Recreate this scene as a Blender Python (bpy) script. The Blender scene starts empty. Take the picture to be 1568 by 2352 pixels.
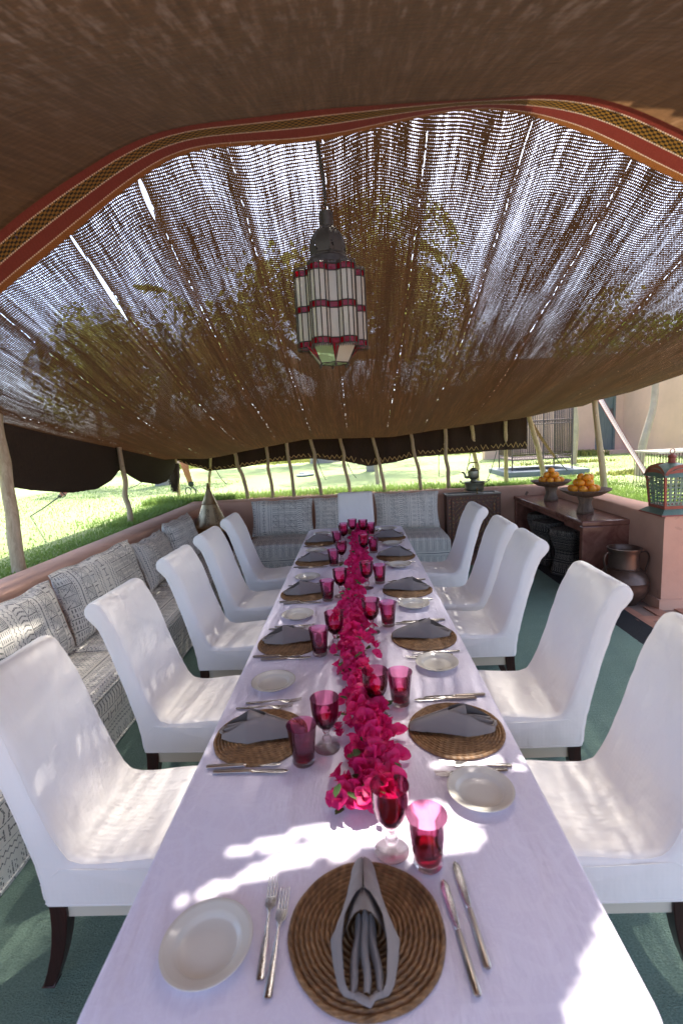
import bpy, bmesh, math, random
import numpy as np
from mathutils import Vector, Matrix, Euler, noise
random.seed(7); rng=np.random.RandomState(7)
R=math.radians; PI=math.pi
sc=bpy.context.scene; COL=sc.collection
# ------------------------------------------------------------------ camera
YAW,PITCH,ROLL=-.0331,.1537,-.0548
CF=Vector((math.sin(YAW)*math.cos(PITCH),math.cos(YAW)*math.cos(PITCH),-math.sin(PITCH)))
cr=Vector((math.cos(YAW),-math.sin(YAW),0)); cu=cr.cross(CF)
CR=cr*math.cos(ROLL)+cu*math.sin(ROLL); CU=-cr*math.sin(ROLL)+cu*math.cos(ROLL)
CC=Vector((0,0,1.76)); FP=1116.9
cam=bpy.data.cameras.new('camera'); co=bpy.data.objects.new('camera',cam); COL.objects.link(co)
cam.sensor_fit='VERTICAL'; cam.sensor_height=36; cam.lens=FP/2352*36; cam.clip_end=900; cam.clip_start=.02
co.matrix_world=Matrix(((CR.x,CU.x,-CF.x,CC.x),(CR.y,CU.y,-CF.y,CC.y),(CR.z,CU.z,-CF.z,CC.z),(0,0,0,1)))
cam.dof.use_dof=True; cam.dof.focus_distance=3.6; cam.dof.aperture_fstop=3.2
sc.camera=co
def ray(x,y): return CF*FP+CR*(x-784)-CU*(y-1176)
def at(x,y,**k):          # a point of the place: where the sight line meets a plane X=, Y= or Z=
    d=ray(x,y); (a,v),=k.items(); i='XYZ'.index(a); return CC+d*((v-CC[i])/d[i])
# ------------------------------------------------------------------ world, sun, exposure
SUN=Vector((.15,.42,.88)).normalized()
w=bpy.data.worlds.new("World"); sc.world=w; w.use_nodes=True; nt=w.node_tree
sky=nt.nodes.new('ShaderNodeTexSky'); sky.sky_type='NISHITA'; sky.sun_disc=False
sky.sun_elevation=math.asin(SUN.z); sky.sun_rotation=math.atan2(SUN.x,SUN.y); sky.dust_density=3.0; sky.air_density=.65; sky.ozone_density=.2
bg=nt.nodes['Background']; bg.inputs[1].default_value=.15; nt.links.new(sky.outputs[0],bg.inputs[0])
sl=bpy.data.lights.new('sun','SUN'); sl.energy=2.3; sl.angle=R(.55); sl.color=(1,.94,.85)
so=bpy.data.objects.new('sun',sl); COL.objects.link(so); so.rotation_euler=SUN.to_track_quat('Z','Y').to_euler()
sc.view_settings.view_transform='Standard'; sc.view_settings.look='None'; sc.view_settings.gamma=1
sc.view_settings.use_curve_mapping=False; sc.view_settings.exposure=2.3
sc.render.engine='CYCLES'; cy=sc.cycles
cy.max_bounces=10; cy.diffuse_bounces=5; cy.glossy_bounces=4; cy.transmission_bounces=8; cy.transparent_max_bounces=24
cy.caustics_refractive=False; cy.caustics_reflective=False; cy.sample_clamp_indirect=6; cy.use_denoising=True
# ------------------------------------------------------------------ node expressions
class N:
    def __init__(s,t,so): s.t=t; s.s=so
    def _m(s,op,*a,clamp=False):
        n=s.t.nodes.new('ShaderNodeMath'); n.operation=op; n.use_clamp=clamp
        for i,v in enumerate((s,)+a):
            if isinstance(v,N): s.t.links.new(v.s,n.inputs[i])
            else: n.inputs[i].default_value=v
        return N(s.t,n.outputs[0])
    def __add__(s,o): return s._m('ADD',o)
    __radd__=__add__
    def __sub__(s,o): return s._m('SUBTRACT',o)
    def __rsub__(s,o): return (s*-1)+o
    def __mul__(s,o): return s._m('MULTIPLY',o)
    __rmul__=__mul__
    def __truediv__(s,o): return s._m('DIVIDE',o)
    def abs(s): return s._m('ABSOLUTE')
    def frac(s): return s._m('FRACT')
    def floor(s): return s._m('FLOOR')
    def sin(s): return s._m('SINE')
    def lt(s,o): return s._m('LESS_THAN',o)
    def gt(s,o): return s._m('GREATER_THAN',o)
    def min(s,o): return s._m('MINIMUM',o)
    def max(s,o): return s._m('MAXIMUM',o)
    def pow(s,o): return s._m('POWER',o)
    def clamp(s): return s._m('ADD',0.0,clamp=True)
    def step(s,a,b): return ((s-a)*(1/(b-a))).clamp()      # linear ramp a..b
    def band(s,c,h): return (s-c).abs().lt(h)
class M:
    """a node material under construction"""
    def __init__(s,name):
        s.m=bpy.data.materials.new(name); s.m.use_nodes=True; s.t=s.m.node_tree; s.t.nodes.clear()
        s.out=s.t.nodes.new('ShaderNodeOutputMaterial')
    def node(s,ty,ins={},**props):
        n=s.t.nodes.new(ty)
        for k,v in props.items(): setattr(n,k,v)
        for k,v in ins.items(): s.put(n.inputs[k],v)
        return n
    def put(s,inp,v):
        if isinstance(v,N): s.t.links.new(v.s,inp)
        elif isinstance(v,bpy.types.NodeSocket): s.t.links.new(v,inp)
        elif isinstance(v,tuple) and len(v)==3 and inp.type=='RGBA': inp.default_value=(*v,1)
        else: inp.default_value=v
    def coord(s,kind='Object'):
        return s.node('ShaderNodeTexCoord').outputs[kind]
    def geo(s): return s.node('ShaderNodeNewGeometry').outputs['Position']
    def xyz(s,vec):
        n=s.node('ShaderNodeSeparateXYZ',{0:vec}); return [N(s.t,n.outputs[i]) for i in range(3)]
    def comb(s,x,y,z=0.0): return s.node('ShaderNodeCombineXYZ',{0:x,1:y,2:z}).outputs[0]
    def noise(s,vec,scale=5,detail=3,rough=.5,dist=0.0,sc3=None):
        if sc3 is not None: vec=s.node('ShaderNodeVectorMath',{0:vec,1:sc3},operation='MULTIPLY').outputs[0]
        return N(s.t,s.node('ShaderNodeTexNoise',{'Vector':vec,'Scale':scale,'Detail':detail,'Roughness':rough,'Distortion':dist}).outputs[0])
    def white(s,x):
        return N(s.t,s.node('ShaderNodeTexWhiteNoise',{'W':x},noise_dimensions='1D').outputs['Value'])
    def voro(s,vec,scale=5,feature='F1',out=0):
        return N(s.t,s.node('ShaderNodeTexVoronoi',{'Vector':vec,'Scale':scale},feature=feature).outputs[out])
    def mix(s,f,a,b):
        n=s.node('ShaderNodeMix',data_type='RGBA'); s.put(n.inputs[0],f); s.put(n.inputs[6],a); s.put(n.inputs[7],b); return n.outputs[2]
    def ramp(s,f,*st):
        n=s.node('ShaderNodeValToRGB',{0:f}); e=n.color_ramp.elements
        while len(e)<len(st): e.new(.5)
        for el,(p,c) in zip(e,st): el.position=p; el.color=(*c,1)
        return n.outputs[0]
    def bump(s,h,strength=.3,dist=.01):
        return s.node('ShaderNodeBump',{'Height':h,'Strength':strength,'Distance':dist}).outputs[0]
    def bsdf(s,color=(.5,.5,.5),rough=.6,metal=0.0,bump=None,**k):
        ins={'Base Color':color,'Roughness':rough,'Metallic':metal}; ins.update(k)
        n=s.node('ShaderNodeBsdfPrincipled',ins)
        if bump is not None: s.put(n.inputs['Normal'],bump)
        return n.outputs[0]
    def mixs(s,f,a,b):
        return s.node('ShaderNodeMixShader',{0:f,1:a,2:b}).outputs[0]
    def done(s,sh): s.t.links.new(sh,s.out.inputs[0]); return s.m
def V3(c,k): return tuple(x*k for x in c)
def simple(name,c,rough=.6,metal=0.0,var=.25,scale=8,bs=.2,bd=.004,bscale=60,**k):
    m=M(name); o=m.coord(); n=m.noise(o,scale,4,.6)
    col=m.mix(n,V3(c,1-var),V3(c,1+var)); b=m.bump(m.noise(o,bscale,3),bs,bd)
    return m.done(m.bsdf(col,rough,metal,b,**k))
MT={}
def fabric(name,c,scale=420,wr=.25,wscale=9,sheen=.2,trans=0.0,tint2=None,bd=.012):
    m=M(name); o=m.coord()
    x,y,z=m.xyz(o); wv=((x*scale).sin()+(y*scale).sin()+(z*scale).sin())*.08
    wr_=m.noise(o,wscale,3,.45,.4,sc3=(1,1,.6)); fine=m.noise(o,wscale*5,2)
    h=wr_*1.0+wv*.03+fine*.06
    col=m.mix(m.noise(o,3,3),V3(c,.95),tint2 or V3(c,1.04))
    sh=m.bsdf(col,.85,0.0,m.bump(h,wr,bd),**{'Sheen Weight':sheen})
    if trans:
        tr=m.node('ShaderNodeBsdfTranslucent',{'Color':c}).outputs[0]; sh=m.mixs(trans,sh,tr)
    return m.done(sh)
MT['chair']=fabric('white_chair_cotton',(.85,.82,.78),wr=.55,wscale=6,bd=.03)
MT['under']=fabric('cream_underlining',(.66,.60,.48),wr=.1)
MT['napkin']=fabric('grey_napkin_linen',(.21,.185,.172),scale=900,wr=.12,wscale=30,bd=.004)
# damask tablecloth
m=M('damask_tablecloth'); o=m.coord(); v=m.noise(o,9,4,.55,2.2); pat=((v*9).frac()-.5).abs().lt(.13)
leafp=m.voro(o,16,'DISTANCE_TO_EDGE').lt(.07); pt=pat.max(leafp*m.noise(o,3,2).gt(.5))
cw=m.noise(o,5,3,.5,.6,sc3=(1.6,.5,1)); fr=m.noise(o,50,2,.5,sc3=(2.2,.6,1))
X,Y_,Z_=m.xyz(m.geo()); cr_=((X+.17).abs().lt(.004)).max((Y_*1.25+.1).frac().lt(.008)); b=m.bump(cw*1.0+fr*.10+cr_*.06,.55,.025)
col=m.mix(pt*.5,(.75,.70,.82),(.80,.76,.87))
MT['cloth']=m.done(m.bsdf(col,N(m.t,m.node('ShaderNodeValue').outputs[0])*0+.62-pt*.14,0.0,b,**{'Sheen Weight':.2}))
# wood, metals
def wood(name,c1,c2,rough=.5,sx=(1,1,12),scale=3,axis='Object'):
    m=M(name); o=m.coord(axis); g=m.noise(o,scale,5,.65,1.2,sc3=tuple(1/a*6 for a in sx)); k=m.noise(o,1.5,2)
    return m.done(m.bsdf(m.mix(g.step(.3,.7),c1,c2),rough,0.0,m.bump(g+k*.3,.35,.006)))
MT['leg']=wood('dark_mahogany',(.022,.007,.006),(.05,.013,.010),.3)
MT['pole']=wood('peeled_pole_wood',(.34,.25,.15),(.58,.46,.32),.75,(1,1,18),5)
MT['greywood']=wood('weathered_grey_wood',(.09,.055,.036),(.23,.155,.10),.7)
MT['steel']=simple('cutlery_steel',(.62,.61,.60),.22,1.0,.12,40,.25,.001,120)
MT['handle']=simple('cutlery_handle',(.42,.38,.34),.3,1.0,.3,30,.3,.001,200)
MT['brass']=simple('aged_brass',(.55,.43,.24),.32,1.0,.3,14,.3,.002,90)
MT['tin']=simple('patinated_tin',(.30,.31,.24),.42,1.0,.35,12,.35,.003,60)
MT['copper']=simple('dark_copper_pot',(.13,.085,.065),.38,.75,.5,7,.4,.004,35)
MT['iron']=simple('rusty_iron',(.13,.10,.095),.6,.4,.3)
MT['lampiron']=simple('lamp_blackened_iron',(.085,.07,.06),.5,.7,.3,30,.4,.002,150)
MT['plate']=simple('cream_glazed_china',(.62,.59,.52),.13,0.0,.02,3,.03,.001,20)
MT['orange']=simple('orange_peel',(.90,.33,.02),.38,0.0,.12,6,.25,.001,260)
MT['rope']=simple('dark_green_rope',(.05,.07,.05),.8,0.0,.4,50,.5,.003,200)
MT['stone']=simple('painted_slab',(.16,.19,.21),.8,0.0,.25,4,.4,.01,12)
MT['bark']=simple('pale_bark',(.30,.27,.25),.85,0.0,.35,9,.8,.02,16)
def stucco(name,c,k=.18,bs=.5):
    m=M(name); p=m.geo(); a=m.noise(p,1.1,4,.6); f=m.noise(p,26,4,.6); d=m.noise(p,5,5,.65)
    col=m.mix(a.step(.3,.7),V3(c,1-k),V3(c,1+k)); col=m.mix(d.gt(.67)*.35,col,V3(c,.6))
    return m.done(m.bsdf(col,.85,0.0,m.bump(f*.6+a,bs,.008)))
MT['wall']=stucco('pink_terracotta_plaster',(.62,.36,.25))
MT['bwall']=stucco('garden_building_plaster',(.66,.43,.35),.10)
m=M('polished_red_plaster'); p=m.geo(); a=m.noise(p,3.2,5,.65,.8)
MT['console']=m.done(m.bsdf(m.mix(a.step(.35,.68),(.12,.042,.03),(.30,.14,.10)),.17,0.0,m.bump(m.noise(p,18,3),.12,.003)))
MT['tile']=simple('terracotta_floor_brick',(.42,.20,.13),.6,0.0,.35,6,.3,.003,50)
MT['grout']=simple('sandy_grout',(.30,.2,.15),.9)
# lawn and blades
m=M('lawn_turf'); p=m.geo(); a=m.noise(p,.35,4,.6); f=m.noise(p,30,4,.7); g=m.noise(p,160,2,.6,sc3=(1,.4,1))
X,Y_,Z_=m.xyz(p)
col=m.ramp(a*.5+f*.35+g*.3-.08,(.25,(.22,.30,.09)),(.5,(.36,.46,.18)),(.75,(.50,.56,.30)))
soil=(m.noise(p,3.5,4,.6).gt(.47))*(Y_.band(7.85,.38))*(X.band(-.1,1.75))
col=m.mix(soil,col,m.mix(f,(.14,.075,.05),(.32,.2,.14)))
MT['lawn']=m.done(m.bsdf(col,.9,0.0,m.bump(f+g,.9,.03)))
def leafmat(name,c1,c2,tr=.4,rough=.5,scale=3):
    m=M(name); n=m.noise(m.geo(),scale,2); rnd=N(m.t,m.node('ShaderNodeObjectInfo').outputs['Random'])
    f=(n*.7+rnd*.5-.1).clamp(); col=m.mix(f,c1,c2)
    d=m.bsdf(col,rough); t=m.node('ShaderNodeBsdfTranslucent',{'Color':col}).outputs[0]
    return m.done(m.mixs(tr,d,t))
MT['blade']=leafmat('grass_blade',(.12,.22,.04),(.30,.42,.11),.45)
MT['leaf']=leafmat('tree_leaf',(.14,.18,.04),(.36,.36,.11),.5)
MT['vine']=leafmat('bright_vine_leaf',(.12,.24,.02),(.25,.4,.05),.5)
MT['gleaf']=leafmat('garland_leaf',(.03,.07,.02),(.09,.15,.035),.3,scale=30)
MT['bract']=leafmat('magenta_bract',(.55,.008,.13),(.92,.035,.26),.45,.55,40)
MT['stem']=simple('garland_stem',(.10,.11,.04),.8)
# rug
m=M('green_wool_rug'); p=m.geo(); X,Y_,Z_=m.xyz(p); pile=m.noise(p,120,3,.7,sc3=(1,1.6,1)); bl=m.noise(p,2.0,4,.6,sc3=(.6,1.6,1))
edge=m.noise(p,60,2)*.02
g=m.mix(bl.step(.3,.7),(.30,.44,.34),(.44,.60,.48)); g=m.mix(pile.step(.35,.65)*.65,(.18,.29,.22),g)
bord=(X+edge).gt(2.20)
MT['rug']=m.done(m.bsdf(m.mix(bord,g,m.mix(pile,(.012,.013,.014),(.035,.036,.036))),.95,0.0,m.bump(pile+(Y_*230).sin()*.04,1.0,.02)))
# printed mud cloth: bands of zigzags, combs, crosses, chevrons; uv in metres
def mudcloth(name,base,ink,bw=.062,seed=0.0,inkamt=.85):
    m=M(name); u,v,_=m.xyz(m.coord('UV'))
    wob=(m.noise(m.comb(u,v),22,2)-.5)*.006
    u=u+wob; v=v+wob
    q=v/bw; i=q.floor(); b=q.frac(); r=m.white(i+seed); r2=m.white(i*1.7+seed+31.3)
    tri=lambda x:((x.frac()-.5).abs()*2)
    lw=.045
    edge=((b-.5).abs().gt(.465))
    # zigzags
    z1=(b-(tri(u/.026)*.16+.22)).abs().lt(lw); z2=(b-(tri(u/.026)*.16+.62)).abs().lt(lw); zig=z1.max(z2)
    # cells
    c=u/bw; ci=c.floor(); cx=c.frac()-.5; cb=b-.5; ax=cx.abs(); ab=cb.abs()
    dia=(ax-ab).abs().lt(.04); chev=(((ax.max(ab))*9).frac().lt(.38))*((ax-ab).abs().gt(.08))*(cx.gt(0).max(cb.gt(0)))
    box=ax.gt(.455); xc=dia.max(chev).max(box)
    comb_=(((b*6).frac().lt(.4))*(ax.lt(.36))*(ax.gt(.08)))
    comb2=(ax-.2-((b*6).floor()*.5).frac()*.24).abs().lt(.04)*ab.lt(.4)
    par=(m.white(ci*3.1+i*7.7+seed)).gt(.5)
    cells=par*xc+(1-par)*comb_.max(ax.gt(.455))
    meander=comb2.max(ax.gt(.46))
    herr=(((cb.abs()+u*9).frac()*1.0)); her=((b-.5).abs()*1.1+u/.03).frac().lt(.33)*ab.lt(.4)
    hh=(ab.lt(.05)*ax.lt(.33)).max((ax-.33).abs().lt(.05)*ab.lt(.3))
    dots=((u/.02).frac()-.5).abs().lt(.2)*((b*3).frac()-.5).abs().lt(.16)
    s=lambda lo,hi:(r.gt(lo))*(1-r.gt(hi))
    ink_=s(-1,.22)*zig+s(.22,.5)*cells+s(.5,.66)*meander+s(.66,.8)*her+s(.8,.9)*hh+s(.9,2)*dots.max(ab.lt(.06))
    ink_=ink_.max(edge*r2.gt(.3))
    fade=m.noise(m.comb(u,v),160,2).step(.36,.5)*m.noise(m.comb(u,v),6,2).step(.15,.45)
    a=(ink_*fade).clamp()*inkamt
    o=m.coord(); weave=m.noise(o,400,1); wr=m.noise(o,12,3,.5,.4)
    col=m.mix(a,m.mix(m.noise(o,4,2),V3(base,.93),V3(base,1.05)),ink)
    return m.done(m.bsdf(col,.9,0.0,m.bump(wr+weave*.08,.35,.015)))
MT['mud']=mudcloth('cream_mudcloth_print',(.78,.74,.66),(.03,.032,.035),.085)
MT['mud2']=mudcloth('cream_mudcloth_print_fine',(.80,.75,.66),(.06,.062,.065),.060,17.0)
MT['mudblack']=mudcloth('black_mudcloth_print',(.028,.024,.022),(.36,.32,.26),.055,5.0)
# coiled rush placemats
m=M('rush_placemat'); x,y,z=m.xyz(m.coord()); rr=(x*x+y*y).pow(.5); an=N(m.t,m.node('ShaderNodeMath',{0:y.s,1:x.s},operation='ARCTAN2').outputs[0])
st=((rr/.0105).floor()*1.3+an*rr*300).sin(); n=m.noise(m.coord(),60,3,.6); n2=m.noise(m.coord(),14,2)
col=m.ramp(n*.6+st*.05+n2*.3,(.25,(.085,.040,.014)),(.5,(.23,.12,.046)),(.72,(.42,.24,.11)))
MT['mat']=m.done(m.bsdf(col,.55,0.0,m.bump(st*.22+n,.45,.004)))
# glass: tinted walls that pass light with a mirror-like skin
def tint(name,c,gl=.9):
    m=M(name); t=m.node('ShaderNodeBsdfTransparent',{'Color':c}).outputs[0]
    g=m.node('ShaderNodeBsdfGlossy',{'Color':(1,1,1),'Roughness':.04}).outputs[0]
    fr=N(m.t,m.node('ShaderNodeFresnel',{'IOR':1.5}).outputs[0])*gl
    return m.done(m.mixs(fr,t,g))
MT['pink']=tint('cranberry_glass',(.96,.58,.75))
MT['pinkdeep']=tint('deep_cranberry_glass',(.80,.08,.25))
m=M('clear_glass'); g=m.node('ShaderNodeBsdfGlass',{'Color':(.97,.95,.96),'Roughness':.02,'IOR':1.46}).outputs[0]
t=m.node('ShaderNodeBsdfTransparent',{'Color':(.93,.9,.92)}).outputs[0]; MT['clear']=m.done(m.mixs(.45,g,t))
# ------------------------------------------------------------------ mesh helpers
class MB:
    def __init__(s): s.v=[]; s.f=[]; s.uv=[]; s.mi=[]
    def add(s,vs,fs,uv=None,mi=0):
        o=len(s.v); s.v+= [tuple(p) for p in vs]; s.f+=[tuple(i+o for i in f) for f in fs]
        s.uv+= (list(uv) if uv else [(0,0)]*len(vs)); s.mi+=[mi]*len(fs); return s
    def box(s,a,b,mi=0,taper=None):
        (x0,y0,z0),(x1,y1,z1)=a,b
        vs=[(x0,y0,z0),(x1,y0,z0),(x1,y1,z0),(x0,y1,z0),(x0,y0,z1),(x1,y0,z1),(x1,y1,z1),(x0,y1,z1)]
        return s.add(vs,[(0,3,2,1),(4,5,6,7),(0,1,5,4),(1,2,6,5),(2,3,7,6),(3,0,4,7)],[(v[0]+v[1],v[2]+v[1]) for v in vs],mi)
    def grid(s,nu,nv,fn,uvf=None,close=False,mi=0,skip=None):
        vs=[];uv=[]
        for j in range(nv):
            for i in range(nu):
                p=fn(i/(nu-1) if not close else i/nu,j/(nv-1)); vs.append(p); uv.append(uvf(i/(nu-1),j/(nv-1)) if uvf else (i/(nu-1),j/(nv-1)))
        fs=[]
        for j in range(nv-1):
            for i in range(nu if close else nu-1):
                k=(i+1)%nu; q=(j*nu+i,j*nu+k,(j+1)*nu+k,(j+1)*nu+i)
                if skip and skip(vs[q[0]],vs[q[2]]): continue
                fs.append(q)
        return s.add(vs,fs,uv,mi)
    def lathe(s,prof,n=24,c=(0,0,0),sx=1,sy=1,cap=True,mi=0,lobes=None):
        vs=[];m=len(prof)
        for r,z in prof:
            for i in range(n):
                a=2*PI*i/n; k=lobes(a,z) if lobes else 1
                vs.append((c[0]+r*k*math.cos(a)*sx,c[1]+r*k*math.sin(a)*sy,c[2]+z))
        fs=[(j*n+i,j*n+(i+1)%n,(j+1)*n+(i+1)%n,(j+1)*n+i) for j in range(m-1) for i in range(n)]
        if cap:
            if prof[0][0]>1e-4: fs.append(tuple(range(n))[::-1])
            if prof[-1][0]>1e-4: fs.append(tuple((m-1)*n+i for i in range(n)))
        return s.add(vs,fs,None,mi)
    def tube(s,pts,r,n=8,cap=True,mi=0,flat=1):
        pts=[Vector(p) for p in pts]; m=len(pts); rs=r if hasattr(r,'__len__') else [r]*m; vs=[];uv=[]
        t0=(pts[1]-pts[0]).normalized(); up=Vector((0,0,1)) if abs(t0.z)<.9 else Vector((1,0,0)); L=0
        for j,p in enumerate(pts):
            t=(pts[min(j+1,m-1)]-pts[max(j-1,0)]).normalized()
            a=up.cross(t); a=a.normalized() if a.length>1e-6 else Vector((1,0,0)); b=t.cross(a); up=b
            if j: L+=(pts[j]-pts[j-1]).length
            for i in range(n):
                q=2*PI*i/n; vs.append(p+a*(rs[j]*math.cos(q))+b*(rs[j]*math.sin(q)*flat)); uv.append((i/n,L))
        fs=[(j*n+i,j*n+(i+1)%n,(j+1)*n+(i+1)%n,(j+1)*n+i) for j in range(m-1) for i in range(n)]
        if cap: fs+= [tuple(range(n))[::-1],tuple((m-1)*n+i for i in range(n))]
        return s.add(vs,fs,uv,mi)
    def sphere(s,c,r,n=10,m=7,sz=1,mi=0):
        return s.lathe([(max(r*math.sin(PI*j/m),1e-5),-r*sz*math.cos(PI*j/m)) for j in range(m+1)],n,c,cap=False,mi=mi)
    def mesh(s,name,mats,smooth=True,angle=None):
        me=bpy.data.meshes.new(name); me.from_pydata(s.v,[],s.f); me.validate(clean_customdata=False) if False else None
        for mt in (mats if isinstance(mats,(list,tuple)) else [mats]): me.materials.append(mt)
        n=len(me.polygons); me.polygons.foreach_set('use_smooth',[bool(smooth)]*n)
        if any(s.mi): me.polygons.foreach_set('material_index',s.mi)
        uvl=me.uv_layers.new(name='UVMap'); li=np.empty(len(me.loops),int); me.loops.foreach_get('vertex_index',li)
        uvl.data.foreach_set('uv',np.array(s.uv,float)[li].ravel()); me.update()
        if angle and smooth:
            me.set_sharp_from_angle(angle=R(angle))
        return me
    def build(s,name,mats,parent=None,smooth=True,angle=40,loc=None,rot=None):
        me=s.mesh(name,mats,smooth,angle); return link(name,me,parent,loc,rot)
def link(name,me,parent=None,loc=None,rot=None):
    o=bpy.data.objects.new(name,me); COL.objects.link(o); o.parent=parent
    if loc is not None: o.location=loc
    if rot is not None: o.rotation_euler=rot if isinstance(rot,(tuple,Euler)) else (0,0,rot)
    return o
def tag(o,label=None,cat=None,group=None,kind=None):
    for k,v in (('label',label),('category',cat),('group',group),('kind',kind)):
        if v: o[k]=v
    return o
def empty(name,loc,rz=0,label=None,cat=None,group=None):
    o=bpy.data.objects.new(name,None); COL.objects.link(o); o.location=loc; o.rotation_euler=(0,0,rz); o.empty_display_size=.1
    return tag(o,label,cat,group)
def copy_tree(o,parent=None):
    c=o.copy(); COL.objects.link(c); c.parent=parent
    for ch in list(o.children): copy_tree(ch,c)
    return c
def bevel(o,w=.005,seg=2):
    b=o.modifiers.new('bevel','BEVEL'); b.width=w; b.segments=seg; b.limit_method='ANGLE'; return o
def interp(x,pts):
    xs=[p[0] for p in pts]; return float(np.interp(x,xs,[p[1] for p in pts]))
def smooth_path(pts,n=8):
    P=[Vector(p) for p in pts]; out=[]
    for i in range(len(P)-1):
        p0=P[max(i-1,0)];p1=P[i];p2=P[i+1];p3=P[min(i+2,len(P)-1)]
        for k in range(n):
            t=k/n; out.append(.5*((2*p1)+(p2-p0)*t+(2*p0-5*p1+4*p2-p3)*t*t+(3*p1-p0-3*p2+p3)*t**3))
    out.append(P[-1]); return out
# ================================================================== THE SETTING
GZ=.84   # garden level; the seating pit floor is z=0
XL,XR,YB=-2.30,2.84,7.20
def sheet(name,rects,z,mat):
    mb=MB()
    for x0,y0,x1,y1 in rects: mb.add([(x0,y0,z),(x1,y0,z),(x1,y1,z),(x0,y1,z)],[(0,1,2,3)])
    return tag(mb.build(name,mat,smooth=False),kind='structure')
far=260
sheet('lawn',[(-far,-40,-2.54,far),(-2.54,7.46,3.14,far),(3.14,4.70,far,far)],GZ,MT['lawn'])
sheet('ground',[(-60,-60,60,60)],-.06,MT['grout'])
sheet('floor',[(-2.4,-5,9,7.3)],0,MT['grout'])
# low plastered walls round the pit
def wall_mesh(path_in,path_out,z0,z1,name,label):
    """wall between an inner and an outer line, softened top edges and slightly uneven faces"""
    mb=MB(); n=len(path_in)
    prof=[(0,z0),(0,z1-.03),(.012,z1-.008),(.04,z1),(.5,z1+.002),(.96,z1),(.988,z1-.008),(1,z1-.03),(1,z0)]
    def fn(u,v):
        k=v*(n-1); i=min(int(k),n-2); f=k-i; a=Vector(path_in[i]).lerp(Vector(path_in[i+1]),f); b=Vector(path_out[i]).lerp(Vector(path_out[i+1]),f)
        t,z=prof[round(u*(len(prof)-1))]; p=a.lerp(b,t); nz=noise.noise(Vector((p.x*2,p.y*2,z*2)))
        return (p.x+nz*.006,p.y+nz*.006,z+(nz*.006 if z>z1-.05 else 0))
    mb.grid(len(prof),24,fn)
    nn=len(prof)
    mb.f+= [tuple(range(nn)),tuple(23*nn+i for i in range(nn))[::-1]]; mb.mi+=[0,0]
    o=mb.build('low_wall',MT['wall'],angle=50); return tag(o,label,'wall')
wall_mesh([(XL-.06,-4),(XL+.02,3),(XL+.1,7.2)],[(-2.60,-4),(-2.60,3),(-2.55,7.2)],0,.88,'','low pink plastered wall behind the long left sofa, topped by the lawn')
wall_mesh([(-2.55,YB),(.3,YB),(2.84,YB)],[(-2.55,7.52),(.3,7.50),(3.14,7.50)],0,.88,'','low pink plastered wall at the far end behind the three cushions and the chest')
wall_mesh([(2.78,4.43),(2.80,5.6),(2.82,7.19)],[(3.14,4.43),(3.14,5.6),(3.14,7.19)],0,.88,'','low pink plastered wall on the right behind the fruit bowls, ending in a pillar')
mb=MB(); mb.box((2.755,4.405,0),(3.165,4.428,.10)); mb.box((2.757,4.4285,0),(2.774,4.98,.098))
w_=mb.build('plinth',MT['wall'],smooth=False); w_.parent=[o for o in COL.objects if o.name.startswith('low_wall')][-1]
mb=MB(); mb.box((3.145,4.45,0),(9,4.75,.87)); tag(mb.build('low_wall',MT['wall'],smooth=False),'low pink retaining wall right of the lantern pillar','wall')
# corner block
mb=MB(); mb.add([(-2.21,6.05,.40),(-1.95,6.95,.40),(-2.21,7.19,.40),(-2.21,6.05,.80),(-1.95,6.95,.80),(-2.21,7.19,.80)],[(0,1,4,3),(1,2,5,4),(3,4,5),(0,3,5,2)])
tag(mb.build('corner_block',MT['wall'],smooth=False),'triangular plastered block in the far left corner behind the brass lamp','wall block')
# terracotta paving bricks, herringbone
fl=COL.objects['floor']; mb=MB(); s=.118
me_b=MB().box((-.115,-.055,0),(.115,.055,.012)).mesh('brick',MT['tile'],False)
cnt=0
for i in range(-3,14):
    for j in range(-3,14):
        for k,(dx,dy,rz) in enumerate(((0,0,0),(1.5*s-.0,-.5*s,PI/2))):
            x=2.3+ (i*1.0+j*1.0)*s+dx*1.0; y=3.2+(j-i)*s+dy+1.0
            if 2.28<x<4.3 and 3.3<y<4.38 and (i+j)%2==0 and cnt<290:
                o=link('brick',me_b,fl,(x,y,.001+random.random()*.003),rz); cnt+=1
# rug
mb=MB()
mb.grid(60,90,lambda u,v:(-1.62+u*4.07,-1.2+v*7.4,.016+.004*noise.noise(Vector((u*30,v*50,0)))),lambda u,v:(u,v))
tag(mb.build('rug',MT['rug']),'green wool rug with a black border covering the floor under the table','rug')
# ------------------------------------------------------------------ garden building
mb=MB()
mb.box((3.9,14.8,GZ-.3),(7.15,15.1,3.7)); mb.box((7.72,14.8,GZ-.3),(8.3,15.1,3.7)); mb.box((7.15,14.8,3.3),(7.72,15.1,3.7))
mb.box((7.95,5.5,GZ-.3),(8.3,14.8,3.7))
bd=empty('garden_building',(6,14.8,GZ),0,'pink plastered building with a narrow grey door beyond the lawn on the right','building')
def put(mbx,name,mat,root,**k):
    o=mbx.build(name,mat,None,**k); o.parent=root; o.location=-Vector(root.location); o.rotation_euler=(0,0,0); return o
put(mb,'wall',MT['bwall'],bd,smooth=False)
MT['door']=wood('grey_blue_door_wood',(.10,.12,.13),(.20,.22,.22),.7)
mb=MB(); mb.box((7.18,14.86,GZ),(7.69,14.92,3.25))
d=put(mb,'door',MT['door'],bd,smooth=False)
mb=MB(); mb.box((7.60,14.82,1.9),(7.66,14.86,2.15)); h=mb.build('latch',MT['iron']); h.parent=d
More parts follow.
